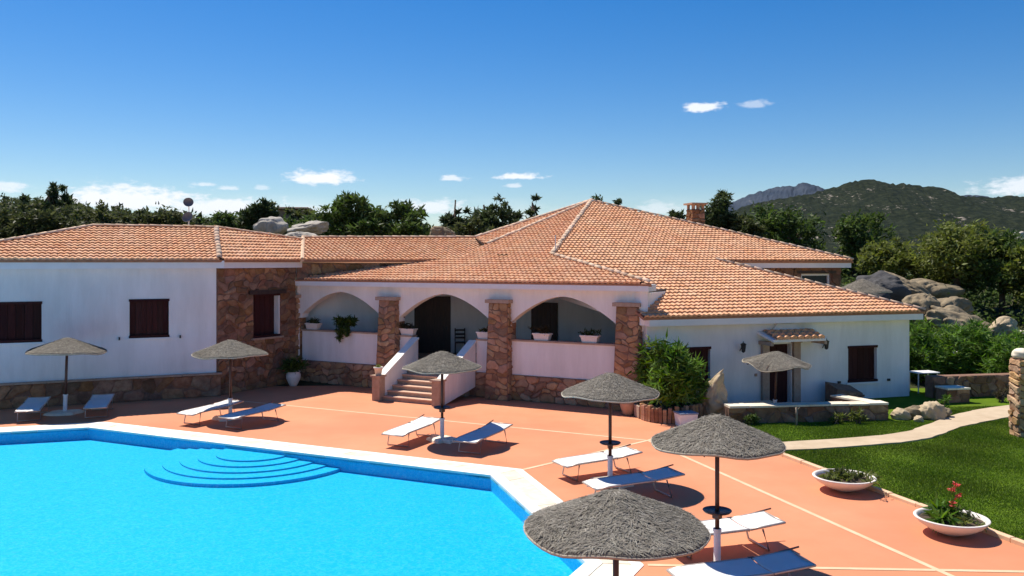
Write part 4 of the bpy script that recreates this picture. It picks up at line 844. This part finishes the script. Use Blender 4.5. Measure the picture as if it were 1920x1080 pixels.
# ------------------------------------------------------------------ parasols
def cone_profile(r, h):                       # softly domed cap, straight flanks, drooping rim
    return [(.0, 0), (.05*r, -.006), (.14*r, -.09*h), (.35*r, -.32*h), (.6*r, -.585*h), (.85*r, -.845*h), (.97*r, -.955*h), (1.0*r, -h)]
def make_parasol(r=1.03, top=2.35, h=.42, seed=1, wob=.02, strands=5200):
    rg = np.random.default_rng(seed); root = empty('thatched_parasol', (0, 0, 0)); pf = cone_profile(r, h); n = 40
    rr_ = np.array([p[0] for p in pf]); zz_ = np.array([p[1] for p in pf])
    wv = lambda a, q: wob*q*q*(math.sin(3*a+seed)+.6*math.sin(5*a+2.1*seed)+.4*math.sin(8*a))
    v = []; f = []
    for rad, z in pf:
        for k in range(n): a = 2*math.pi*k/n; v.append((rad*math.cos(a), rad*math.sin(a), top+z+wv(a, rad/r)))
    for j in range(len(pf)-1):
        for k in range(n): f.append((j*n+k, (j+1)*n+k, (j+1)*n+(k+1) % n, j*n+(k+1) % n))
    b = len(v)
    for rad, z in pf[::-1]:
        for k in range(n): a = 2*math.pi*k/n; v.append((rad*math.cos(a), rad*math.sin(a), top+z-.045+wv(a, rad/r)))
    for j in range(len(pf)-1):
        for k in range(n): f.append((b+j*n+k, b+(j+1)*n+k, b+(j+1)*n+(k+1) % n, b+j*n+(k+1) % n))
    e = (len(pf)-1)*n
    for k in range(n): f.append((e+k, b+k, b+(k+1) % n, e+(k+1) % n))
    can_ = mesh_obj('canopy', v, f, M_THATCH, root, True)
    q = np.sqrt(rg.uniform(.0, 1.0, strands))*r*.94; a = rg.uniform(0, 6.28, strands); z = np.interp(q, rr_, zz_)+top+np.array([wv(x, y/r) for x, y in zip(a, q)])
    rad = np.stack([np.cos(a), np.sin(a), np.full(strands, -h/r*1.02)], 1); rad /= np.linalg.norm(rad, axis=1)[:, None]; tan = np.stack([-np.sin(a), np.cos(a), np.zeros(strands)], 1)
    swirl = rg.normal(0, .75, strands)+.5*np.sin(a*4+q*5); d = rad*np.cos(swirl)[:, None]+tan*np.sin(swirl)[:, None]; nr = np.cross(tan, rad); nr *= np.sign(nr[:, 2])[:, None]
    L_ = rg.uniform(.05, .13, strands)[:, None]; w = np.cross(d, nr)*rg.uniform(.0035, .0075, strands)[:, None]
    p = np.stack([q*np.cos(a), q*np.sin(a), z], 1)+nr*.006; tip = p+d*L_+nr*rg.uniform(.0, .016, strands)[:, None]
    tag(quads_obj('thatch_strands', np.stack([p-w, p+w, tip+w*.5, tip-w*.5], 1), M_STRAND, can_), kind='stuff')
    rim = MB(); rim.tube([((r+.004)*math.cos(2*math.pi*k/n), (r+.004)*math.sin(2*math.pi*k/n), top-h-.022+wv(2*math.pi*k/n, 1)) for k in range(n+1)], .014, 6, False); rim.build('rim', M_RIM, can_, True)
    MB().tube([(0, 0, .1), (0, 0, top-.03)], .036, 10).build('pole', M_POLE, root, True)
    rb = MB()
    for k in range(8): aa = 2*math.pi*k/8; rb.tube([(.03*math.cos(aa), .03*math.sin(aa), top-.09), (.96*r*math.cos(aa), .96*r*math.sin(aa), top-h-.04+.01)], .011, 5)
    rb.build('ribs', M_POLE, root)
    MB().lathe([(.0, .57), (.052, .57), (.056, .55), (.056, .05), (.075, .03), (.075, .0)], 14).build('base_tube', M_WPOLE, root, True)
    cl = MB(); cl.lathe([(.05, .60), (.068, .60), (.068, .56), (.05, .56)], 12); cl.build('collar', M_WPOLE, root)
    return root
def add_tray(root, z=.86):
    MB().lathe([(.0, z+.012), (.20, z+.012), (.225, z+.028), (.23, z+.02), (.21, z-.005), (.0, z-.012)], 24).build('tray', M_TRAY, root, True); MB().box((.0, .0, z-.06), (.10, .12, .1), .4, .01).build('tray_clamp', M_POLE, root)
def foot_stone(root, seed):
    rg = np.random.default_rng(seed); n_ = 14; rr = .42+.09*rg.normal(size=n_)
    pts = [(rr[k]*1.2*math.cos(2*math.pi*k/n_), rr[k]*.85*math.sin(2*math.pi*k/n_)) for k in range(n_)]
    mb = MB(); mb.add([(*p, 0) for p in pts]+[(p[0]*.96, p[1]*.96, .05) for p in pts]+[(p[0]*.8, p[1]*.8, .085) for p in pts], [(j*n_+k, j*n_+(k+1) % n_, (j+1)*n_+(k+1) % n_, (j+1)*n_+k) for j in range(2) for k in range(n_)]+[tuple(range(2*n_, 3*n_))]); mb.build('foot_slab', M_COPE, root)
pg = 'thatched parasols around the pool and garden'
def place_parasol(x, y, label, seed, tray=False, foot=True, z=0, sx=1, sz=1, tilt=(0, 0), **k):
    p = make_parasol(seed=seed, **k)
    if tray: add_tray(p)
    if foot: foot_stone(p, seed)
    p.location = (x, y, z); p.scale = (sx, sx, sz); p.rotation_euler = (tilt[0], tilt[1], seed*.7); return tag(p, label, 'parasol', pg)
place_parasol(-13.78, 26.3, 'thatched parasol between the two dark shutters of the long white wing', 1, sx=1.08, tilt=(.0, .03))
place_parasol(-8.45, 25.6, 'thatched parasol in front of the red stone side wall', 2, sx=1.05)
place_parasol(-1.83, 22.35, 'thatched parasol with tray in front of the porch stairs', 3, True)
place_parasol(2.07, 18.0, 'thatched parasol with tray in front of the porch parapet nearest the oleander', 4, True, sx=.985)
place_parasol(3.15, 13.1, 'thatched parasol with tray near the start of the garden path', 5, True, foot=False, sx=.965)
place_parasol(1.12, 9.2, 'thatched parasol without tray at the pool corner, beside the cream coping', 6, False, sx=.955, sz=.952, strands=9000)
place_parasol(7.98, 25.95, 'lopsided sagging thatched parasol in front of the wing door', 7, False, False, sx=.97, sz=.845, wob=.07, tilt=(.0, .08), strands=3500)
place_parasol(15.2, 37.0, 'thatched parasol on the upper terrace behind the wing roof', 8, False, False, z=ground_z(15.2, 37), sx=1.14, sz=(3.94-ground_z(15.2, 37))/2.35, strands=2500)

# ------------------------------------------------------------------ sun beds
def make_bed():
    root = empty('sun_bed', (0, 0, 0))            # foot end towards -Y, head end towards +Y
    W, H = .31, .36
    prof = [(-.98, H-.035), (-.7, H+.0), (.25, H+.02), (.32, H+.02)]; head = [(.34, H+.02), (.6, H+.045), (.98, H+.08)]
    fr = MB()
    for s in (-1, 1): fr.tube([(s*W, y, z) for y, z in prof], .021, 7)
    fr.tube([(-W, -.98, H-.035), (W, -.98, H-.035)], .017, 7); fr.tube([(-W, .32, H+.0), (W, .32, H+.0)], .013, 6); fr.build('frame', M_ALU, root, True)
    hf = MB()
    for s in (-1, 1): hf.tube([(s*W, y, z) for y, z in head], .02, 7)
    hf.tube([(-W, .98, H+.08), (W, .98, H+.08)], .016, 7); hf.build('head_frame', M_ALU, root, True)
    def sling(pts, name):
        n_ = 9; v = []; f = []; fine = []
        for (a, b) in zip(pts[:-1], pts[1:]):
            for k in range(5): t = k/5; fine.append((a[0]+(b[0]-a[0])*t, a[1]+(b[1]-a[1])*t))
        fine.append(pts[-1]); m_ = len(fine)
        for y, z in fine:
            for i in range(n_): x = -W+2*W*i/(n_-1); v.append((x*1.03, y, z+.016-.022*(1-(x/W)**2)))
        f = [(j*n_+i, j*n_+i+1, (j+1)*n_+i+1, (j+1)*n_+i) for j in range(m_-1) for i in range(n_-1)]
        o = mesh_obj(name, v, f, M_FABRIC, root, True); md = o.modifiers.new('thickness', 'SOLIDIFY'); md.thickness = .006; return o
    sling([(y, z) for y, z in prof], 'seat_sling'); sling(head, 'head_sling')
    for y0, y1 in ((-.66, -.72), (.58, .68)):
        lg = MB(); lg.tube([(-W+.02, y0, H), (-W+.005, y1, .02), (W-.005, y1, .02), (W-.02, y0, H)], .018, 7); lg.build('leg', M_ALU, root, True)
    hd = MB()
    for s in (-1, 1):
        MB().tube([(s*(W+.02), .72, H+.055), (s*(W+.022), .9, H+.085), (s*(W+.025), 1.13, H+.12)], .014, 6).build('hood_arm', M_BEDJ, root, True)
        MB().box((s*(W+.005), .33, H+.02), (.035, .09, .05)).build('hinge', M_BEDJ, root); index_children(root); return root
proto = make_bed(); used = [False]
def bed(x, y, heading, label):
    o = copy_tree(proto) if used[0] else proto; used[0] = True
    o.location = (x, y, .006); o.rotation_euler = (0, 0, -R(heading)); tag(o, label, 'sun bed', 'white sling sun beds on the terrace')
def ahead(x, y, heading, d): return x+math.sin(R(heading))*d, y+math.cos(R(heading))*d
for fx, fy, hd, d, lab in (
    (-14.2, 25.1, -20, .68, 'sun bed by the parasol before the dark shutters, farther from the stone side wall'), (-12.5, 25.67, -19, .68, 'sun bed by the parasol before the dark shutters, nearer the stone side wall'),
    (-9.2, 24.6, 27, .68, 'white sunlit sun bed beside the parasol before the red stone wall'), (-7.8, 24.0, 30, .68, 'shaded sun bed under the parasol before the red stone wall'),
    (-2.88, 21.7, 25, .68, 'white sunlit sun bed beside the parasol before the stairs'), (-1.02, 20.9, 27, .68, 'shaded sun bed under the parasol before the stairs'),
    (1.29, 18.5, 62, .68, 'fully sunlit sun bed beside the tray parasol next to the slanting pool corner'), (2.42, 16.95, 68, 0, 'half-shaded sun bed beside the tray parasol next to the slanting pool corner'),
    (3.42, 13.92, 74, 0, 'fully sunlit sun bed beside the tray parasol near the garden path'), (3.22, 12.0, 76, 0, 'half-shaded sun bed beside the tray parasol near the garden path')):
    bed(*ahead(fx, fy, hd, d), hd, lab)

# ------------------------------------------------------------------ planters and plants
def plant_leaves(parent, c, r, n, size, m, seed, name='foliage', droop=0, elong=2.2, clump=14):
    rg = np.random.default_rng(seed); lob = [((c[0]+rg.normal()*r[0]*.35, c[1]+rg.normal()*r[1]*.35, c[2]+rg.uniform(-.2, .4)*r[2]), (r[0]*.62, r[1]*.62, r[2]*.7)) for _ in range(5)]
    return quads_obj(name, leaf_cloud(lob, n, size, rg, clump, .4, elong=elong, droop=droop), m, parent)
def bowl(x, y, r, h, label, seed, flowers):
    root = empty('planter_bowl', (x, y, 0), label, 'planter', 'white planter bowls on the terrace edge')
    MB().lathe([(.0, 0), (.22*r, 0), (.30*r, .02), (.62*r, .10*h/.3), (.86*r, .19*h/.3), (.985*r, h*.90), (1.0*r, h*.97), (.985*r, h), (.93*r, h), (.90*r, h*.95), (.86*r, h*.8)], 40).build('bowl', M_POT, root, True)
    MB().lathe([(.0, h*.84), (.4*r, h*.86), (.9*r, h*.8)], 24).build('soil', M_SOIL, root, True)
    plant_leaves(root, (0, .0, h*.92), (r*.72, r*.72, .07), 420, .055, M_LEAF_O, seed); plant_leaves(root, (.1, .05, h*.95), (r*.5, r*.5, .09), 200, .06, M_LEAF_S, seed+1, 'dry_foliage')
    rg = np.random.default_rng(seed)
    if flowers:
        sm = MB(); tips = [(.05, .1, .74), (.16, .02, .66), (.02, -.02, .52), (.12, .12, .80)]
        for tx, ty, tz in tips: sm.tube([(tx*.3, ty*.3, h*.85), (tx*.8, ty*.8, h+.2), (tx, ty, tz)], .006, 5)
        sm.build('stems', M_LEAF_G, root)
        for tx, ty, tz in tips: quads_obj('flower', leaf_cloud([((tx, ty, tz), (.045, .045, .06))], 46, .035, rg, 8, .5, elong=1.1), M_RED, root)
        plant_leaves(root, (-.12, 0, h+.05), (.22, .2, .12), 160, .10, M_LEAF_G, seed+5, 'broad_leaves')
bowl(6.81, 17.5, .62, .30, 'white planter bowl with low creeping plants and no flowers', 3, False); bowl(7.57, 14.7, .60, .30, 'white planter bowl with red flowers on tall stems', 4, True)
def trough(p, ang, label, seed, dark=M_LEAF_S, big=1.0, w=.62, trail=False):
    root = empty('planter_trough', p, label, 'planter', 'white planter troughs on the porch', ang)
    a = MB(); w2 = w/2; d = .13; h = .24
    pr = [(w2*.80, d*.75, 0), (w2*.95, d*.95, h*.8), (w2*1.04, d*1.08, h*.82), (w2*1.04, d*1.08, h), (w2*.92, d*.88, h), (w2*.9, d*.85, h*.85)]
    a.add([(sx*x, sy*y, z) for x, y, z in pr for sx, sy in ((-1, -1), (1, -1), (1, 1), (-1, 1))], [(3, 2, 1, 0)]+[(j*4+i, j*4+(i+1) % 4, j*4+4+(i+1) % 4, j*4+4+i) for j in range(5) for i in range(4)]); a.build('trough', M_POT, root)
    MB().box((0, 0, h*.85), (w*.88, d*1.68, .02)).build('soil', M_SOIL, root)
    plant_leaves(root, (0, 0, h+.07*big), (w*.5, .14, .13*big), int(300*big), .06, dark, seed)
    return root
TA = math.atan2(-T2.y, -T2.x)
def ptop(k, out, z): q = F2(k, out); return (q.x, q.y, z)
trough(ptop(12.25, -.13, 2.056), TA, 'white planter trough on the porch parapet beside the trailing plant', 11, big=.6)
trough(ptop(7.78, -.13, 2.016), TA, 'white planter trough on the stair post nearer the trailing plant', 12, M_LEAF_B, .7)
trough(ptop(4.56, -.13, 2.016), TA, 'white planter trough on the stair post away from the trailing plant', 13, big=.5, w=.56)
trough(ptop(2.35, -.13, 2.056), TA, 'white planter trough with reddish dry plants under the arch nearest the oleander', 14, M_LEAF_B, 1.3)
trough(ptop(.62, -.13, 2.056), TA, 'white planter trough with sparse low plants under the arch nearest the oleander', 15, big=.6)
hp = empty('trailing_plant', ptop(10.6, -.10, 2.056), 'dark green plant trailing over the white porch parapet', 'plant', rz=TA)
MB().lathe([(.0, 0), (.10, 0), (.13, .18), (.14, .2), (.12, .2)], 14).build('pot', M_TERRA, hp, True)
plant_leaves(hp, (0, 0, .30), (.36, .22, .20), 900, .075, M_LEAF_D, 21); rgp = np.random.default_rng(4)
quads_obj('trailing_stems', leaf_cloud([((-.18, -.24, -.05), (.10, .06, .25)), ((-.12, -.25, -.35), (.06, .05, .28)), ((.2, -.24, -.05), (.08, .06, .2)), ((0, -.22, .1), (.25, .08, .15))], 800, .07, rgp, 16, .4, droop=.8), M_LEAF_D, hp)
fp = empty('flower_pot', ptop(7.375, 2.21, .86), 'small white flower pot on a stone newel post of the stairs', 'pot')
MB().lathe([(.0, 0), (.10, 0), (.145, .22), (.165, .22), (.165, .27), (.14, .27), (.13, .22), (0, .22)], 18).build('pot', M_POT, fp, True); plant_leaves(fp, (0, 0, .27), (.1, .1, .04), 70, .04, M_LEAF_O, 5)
ur = empty('garden_urn', (-8.25, 32.2, 0), 'pale urn with a dark plant in the shaded corner by the side wall', 'urn')
MB().lathe([(.0, 0), (.13, 0), (.15, .04), (.27, .3), (.28, .42), (.24, .5), (.27, .54), (.23, .54), (.2, .46), (0, .46)], 20).build('pot', M_POT, ur, True); plant_leaves(ur, (0, 0, .75), (.3, .3, .3), 420, .11, M_LEAF_D, 8)
sj = empty('clay_jar', (3.55, 26.12, 0), 'tall clay jar against the porch base near the oleander', 'jar')
MB().lathe([(.0, 0), (.14, 0), (.17, .05), (.25, .3), (.24, .46), (.17, .56), (.2, .6), (.16, .6), (.13, .54), (0, .5)], 20).build('jar_body', M_TERRA, sj, True); plant_leaves(sj, (0, 0, .64), (.12, .12, .08), 60, .06, M_LEAF_S, 3)
bx = empty('stone_box', (3.98, 25.72, 0), 'square grey-brown stone box planter next to the clay jar', 'planter')
MB().box((0, 0, .19), (.48, .42, .38), .2, .02).build('box', M_DRESSED, bx); MB().box((0, 0, .375), (.40, .34, .02), .2).build('soil', M_SOIL, bx); plant_leaves(bx, (.05, .05, .45), (.2, .18, .1), 110, .07, M_LEAF_B, 9)
# oleander in a ring of upright stones
op = empty('stone_planter', (4.75, 25.45, 0), 'curved planter of upright red stones under the oleander', 'planter')
for k in range(26):
    a = R(175+k*8.2); c = (.86*math.cos(a), .78*math.sin(a)); hh = random.uniform(.42, .56)
    MB().box((0, 0, hh/2-.02), (.105, random.uniform(.10, .16), hh), 0, .02).build('stone', M_STONE, op).matrix_basis = Matrix.Translation((c[0], c[1], 0)) @ Matrix.Rotation(a+math.pi/2+random.gauss(0, .08), 4, 'Z') @ Matrix.Rotation(random.gauss(0, .04), 4, 'Y')
MB().lathe([(.0, .42), (.80, .36), (.80, 0)], 22).build('soil', M_SOIL, op, True)
def bush(name, c, w, h, m, label, seed, n, size, group=None, cat='bush', elong=3.4, flowers=None, stems=16):
    root = empty(name, c, label, cat, group); rg = np.random.default_rng(seed); sm = MB(); lobes = []
    for k in range(stems):
        a = rg.uniform(0, 6.28); r = rg.uniform(.1, .5)*w; tip = Vector((r*math.cos(a), r*math.sin(a), h*rg.uniform(.55, .97)*(1-.25*(r/w)*2)))
        sm.tube([(rg.normal()*.06, rg.normal()*.06, -.02), (tip.x*.45, tip.y*.45, tip.z*.55), tuple(tip*.93)], [.02, .014, .006], 5)
        lobes.append((tuple(tip*.92), (w*.14, w*.14, h*.13))); lobes.append(((tip.x*.8, tip.y*.8, tip.z*.6), (w*.16, w*.16, h*.15)))
        lobes.append(((tip.x*.75, tip.y*.75, tip.z*.32), (w*.16, w*.16, h*.13)))
    sm.build('stems', M_BARK, root); quads_obj('foliage', leaf_cloud(lobes, n, size, rg, 22, .5, elong=elong), m, root)
    if flowers: quads_obj('flowers', leaf_cloud(lobes, flowers, .07, rg, 5, .2, elong=1.0), M_WHITE, root)
bush('oleander_bush', (4.62, 25.55, .38), 2.15, 2.05, M_LEAF_G, 'big bright green oleander bush beside the porch pillar next to the wing', 41, 7000, .085, stems=22)
og = 'oleander hedge bushes beyond the wing'
bush('oleander_bush', (15.6, 33.0, .1), 2.6, 2.6, M_LEAF_G, 'flowering oleander bush close to the corner of the door wing', 42, 7500, .085, og, flowers=60)
bush('oleander_bush', (17.6, 33.4, .2), 3.0, 2.4, M_LEAF_G, 'wide flowering oleander bush in the middle of the hedge beyond the wing', 43, 8000, .085, og, flowers=70)
bush('oleander_bush', (18.2, 30.6, 0), 2.7, 2.1, M_LEAF_G, 'low flowering oleander bush in front of the hedge by the stone wall', 44, 8000, .085, og, flowers=60)
bush('oleander_bush', (19.9, 32.8, .1), 2.6, 2.3, M_LEAF_G, 'flowering oleander bush of the hedge next to the gate pillar', 45, 7000, .085, og, flowers=50)

# ------------------------------------------------------------------ garden wall, patio and small things
def free_wall(name, pts, h, th, label, seed, cap=True, m=None, sz=.34, cat='wall', budget=140):
    root = empty(name, (pts[0][0], pts[0][1], 0), label, cat); rg = np.random.default_rng(seed); off = Vector((pts[0][0], pts[0][1], 0)); BUDGET['stone'] = budget
    for a, b in zip(pts[:-1], pts[1:]):
        a, b = Vector(a)-off.xy, Vector(b)-off.xy; d = (b-a).normalized(); nn = Vector((-d.y, d.x)); L_ = (b-a).length
        MB_ = obox(MB(), a, d, nn, 0, L_, 0, th, 0, h); core = MB_.build('wall_core', M_MORTAR, root)
        stone_patch(core, v3(a, 0), v3(b, 0), v3(b, h), v3(a, h), sz, rg, .04, m=m); q, p = a+nn*th, b+nn*th; stone_patch(core, v3(p, 0), v3(q, 0), v3(q, h), v3(p, h), sz, rg, .04, False, m=m)
        e = b+nn*th; stone_patch(core, v3(b, 0), v3(e, 0), v3(e, h), v3(b, h), sz, rg, .03, False, m=m)
        if cap:
            k = max(1, round(L_/.62))
            for i in range(k): obox(MB(), a, d, nn, L_*i/k+.006, L_*(i+1)/k-.006, -.07+rg.uniform(-.02, .02), th+.06+rg.uniform(-.02, .02), h+.002, h+.055+rg.uniform(-.008, .008)).build('cap_stone', M_COPE, root)
    return root
free_wall('garden_wall', [(6.25, 24.62), (11.1, 25.2)], .47, .34, 'low garden wall with pale cap stones before the wing door', 51)
free_wall('garden_wall', [(11.02, 25.62), (10.35, 27.0)], .44, .32, 'short return wall running from the garden wall back to the house', 52, budget=40)
free_wall('garden_wall', [(6.5, 25.9), (8.1, 26.2)], .32, .3, 'short low wall of knobbly stones behind the standing rock', 53, m=M_TAN, budget=40)
free_wall('garden_wall', [(14.4, 29.2), (18.6, 30.0)], .75, .4, 'dry stone wall below the oleander hedge', 54, cap=False, budget=60)
free_wall('garden_wall', [(14.35, 28.2), (15.2, 28.35)], .45, .5, 'small stone block wall at the corner of the wing', 55, budget=20)
bq = empty('brick_bench', tuple((WW+S2*5.9+N2*-.62))+(0,), 'dark red brick bench against the wing wall under the shutter', 'bench', rz=math.atan2(S2.y, S2.x))
mb = MB(); mb.prism([(-.5, -.3), (.5, -.3), (.5, .3), (-.5, .3)], 0, [.55, .38, .55, .72]); mb.build('core', M_MORTAR, bq)
for r_ in range(6):
    for c in range(4): MB().box((-.375+c*.25+(.06 if r_ % 2 else -.03), -.305, .045+r_*.083), (.235, .05, .072), 0, .006).build('brick', M_STONE, bq) if r_ < 5-c*.4 else None
patio = tag(sheet('patio', [(5.2, 24.9), (11.2, 25.4), (10.5, 28.6), (5.0, 26.9)], [], .022, M_PATH), kind='structure')
gp = empty('gate_pillar', (13.72, 22.9, 0), 'tall rough stone pillar at the edge of the lawn beside the path', 'pillar'); BUDGET['stone'] = 160
pc = MB().box((0, 0, 1.05), (.44, .44, 2.1)).build('pillar_core', M_MORTAR, gp); M_PINK = mat('pink_sandstone', (.42, .23, .12), (.56, .36, .20), .9, 5, bump=.02, island=.3, c3=(.58, .42, .26), s3=2, f3=.4, spec=.1)
for ax in range(4):
    r2 = Matrix.Rotation(ax*math.pi/2, 2); a, b = r2 @ V2(-.24, -.225), r2 @ V2(.24, -.225); stone_patch(pc, v3(a, 0), v3(b, 0), v3(b, 2.08), v3(a, 2.08), .25, rgs, .05, m=M_PINK)
rock('cap_rock', (0, 0, 2.2), (.27, .26, .17), M_COPE, None, 61, sub=3).parent = gp
for k_ in ('category', 'label'):
    o_ = bpy.data.objects['cap_rock']
    if k_ in o_: del o_[k_]
# wooden stake, cooler box, table, chair
stk = empty('wooden_stake', (8.13, 24.4, 0), 'weathered wooden stake standing in the lawn before the garden wall', 'stake'); MB().tube([(0, 0, -.05), (.01, 0, .3), (0, .01, .52)], [.035, .03, .028], 7).build('post', M_WOOD, stk, True); MB().tube([(0, 0, .42), (.09, -.02, .53)], .014, 5).build('stub', M_WOOD, stk)
for i, (x, y, h, lab) in enumerate([(9.35, 24.55, .42, 'thin pale shrub with forked twigs before the garden wall'), (10.0, 24.6, .5, 'yellow-green young shrub before the garden wall'), (6.9, 24.45, .45, 'dark leafy shrub before the garden wall near the standing rock'), (13.6, 26.9, .5, 'small shrub beside the garden stones and the path'), (16.3, 28.4, .6, 'dry pale twiggy shrub below the dry stone wall')]):
    bush('garden_shrub', (x, y, .01), .5, h, [M_LEAF_O, M_LEAF_O, M_LEAF_D, M_LEAF_G, M_LEAF_B][i], lab, 70+i, 260, .05, 'young garden shrubs', 'shrub', 2.6, stems=7)
cb = empty('storage_box', (4.98, 24.42, 0), 'white plastic storage box with bluish lid beside the stone planter', 'box', rz=.25)
mb = MB(); mb.add([(sx*w/2, sy*d/2, z) for z, w, d in ((0, .48, .36), (.34, .54, .42)) for sx, sy in ((-1, -1), (1, -1), (1, 1), (-1, 1))], [(3, 2, 1, 0), (0, 1, 5, 4), (1, 2, 6, 5), (2, 3, 7, 6), (3, 0, 4, 7), (4, 5, 6, 7)]); mb.build('tub', M_WHITE, cb)
M_LID = mat('blue_lid', (.20, .26, .36), (.26, .32, .42), .5, 6); MB().box((0, 0, .365), (.57, .45, .05), 0, .012).build('lid', M_LID, cb)
tb = empty('garden_table', (14.75, 30.6, 0), 'white rectangular garden table beyond the corner of the wing', 'table', rz=.2); MB().box((0, 0, .73), (.9, .6, .04), 0, .01).build('table_top', M_WHITE, tb)
for sx in (-1, 1):
    for sy in (-1, 1): MB().tube([(sx*.38, sy*.24, 0), (sx*.38, sy*.24, .72)], .022, 6).build('leg', M_WHITE, tb)
chr_ = empty('wooden_chair', (-2.05, 33.7, 1.05), 'dark wooden ladder-back chair against the porch wall', 'chair', rz=.1)
MB().box((0, 0, .45), (.42, .40, .04)).build('seat', M_DARK, chr_)
for sx in (-1, 1): MB().box((sx*.19, .18, .5), (.04, .04, 1.0)).build('leg', M_DARK, chr_); MB().box((sx*.19, -.18, .215), (.04, .04, .43)).build('leg', M_DARK, chr_)
for z in (.62, .76, .92): MB().box((0, .18, z), (.34, .02, .07)).build('back_slat', M_DARK, chr_)
# satellite dishes on a mast behind the left wing
mx_, my_ = az(354, 37.2), 37.2; mz = 4.62
sd_ = empty('satellite_mast', (mx_, my_, mz), 'mast with two grey satellite dishes behind the long white wing', 'antenna')
MB().tube([(0, 0, -.3), (0, 0, 2.55)], .03, 8).build('mast', M_WPOLE, sd_, True); M_DISH = mat('grey_dish', (.10, .10, .11), (.15, .15, .16), .5, 5)
for z, r_, ang in ((2.62, .21, .35), (1.98, .24, -.2)):
    mb = MB().lathe([(.0, 0), (.4*r_, .012), (.75*r_, .045), (r_, .085), (r_*1.02, .083), (.75*r_, .03), (.0, -.015)], 24); ds = mb.build('dish', M_DISH, sd_, True); ds.matrix_basis = Matrix.Translation((.02, -.10, z)) @ Matrix.Rotation(ang, 4, 'Z') @ Matrix.Rotation(R(68), 4, 'X')
    MB().tube([(0, -.05, z-.12), (.1, -.36, z-.16)], .012, 5).build('feed_arm', M_DISH, sd_)
# far house on the slope and stone steps
fh = empty('far_house', (az(545, 88), 88, ground_z(az(545, 88), 88)-1), 'distant flat-roofed house among the trees on the slope', 'house'); zt = CAM_H+(490-392)/1600*88-(ground_z(az(545, 88), 88)-1)
MB().box((0, 1.5, zt/2-.1), (3.0, 3.2, zt), .1).build('wall', M_STONE, fh); MB().box((0, 1.4, zt+.08), (3.4, 3.8, .2), .1, .03).build('roof', M_TILE, fh)
for dx in (-.8, .7): MB().box((dx, -.10, zt-.85), (.55, .08, .6), .1).build('window', M_BLACK, fh)
ss = empty('stone_steps', (21.2, 35.5, ground_z(21.2, 35.5)), 'pale stone garden steps climbing beyond the gate pillar', 'steps')
for i in range(5): MB().box((.1*i, i*.42, .05+i*.2), (1.6, .5, .16), .15, .02).build('step', M_COPE, ss)

# ------------------------------------------------------------------ air
def haze():
    m = bpy.data.materials.new('haze'); m.use_nodes = True; N = m.node_tree.nodes; N.clear(); o = N.new('ShaderNodeOutputMaterial'); p = N.new('ShaderNodeVolumePrincipled')
    p.inputs['Color'].default_value = (.62, .76, 1, 1); p.inputs['Density'].default_value = 1.5e-5; p.inputs['Anisotropy'].default_value = .0; m.node_tree.links.new(p.outputs[0], o.inputs['Volume'])
    h = MB().box((0, 2800, 240), (24000, 13000, 540)).build('haze', m); tag(h, kind='stuff'); h.display_type = 'WIRE'
haze()
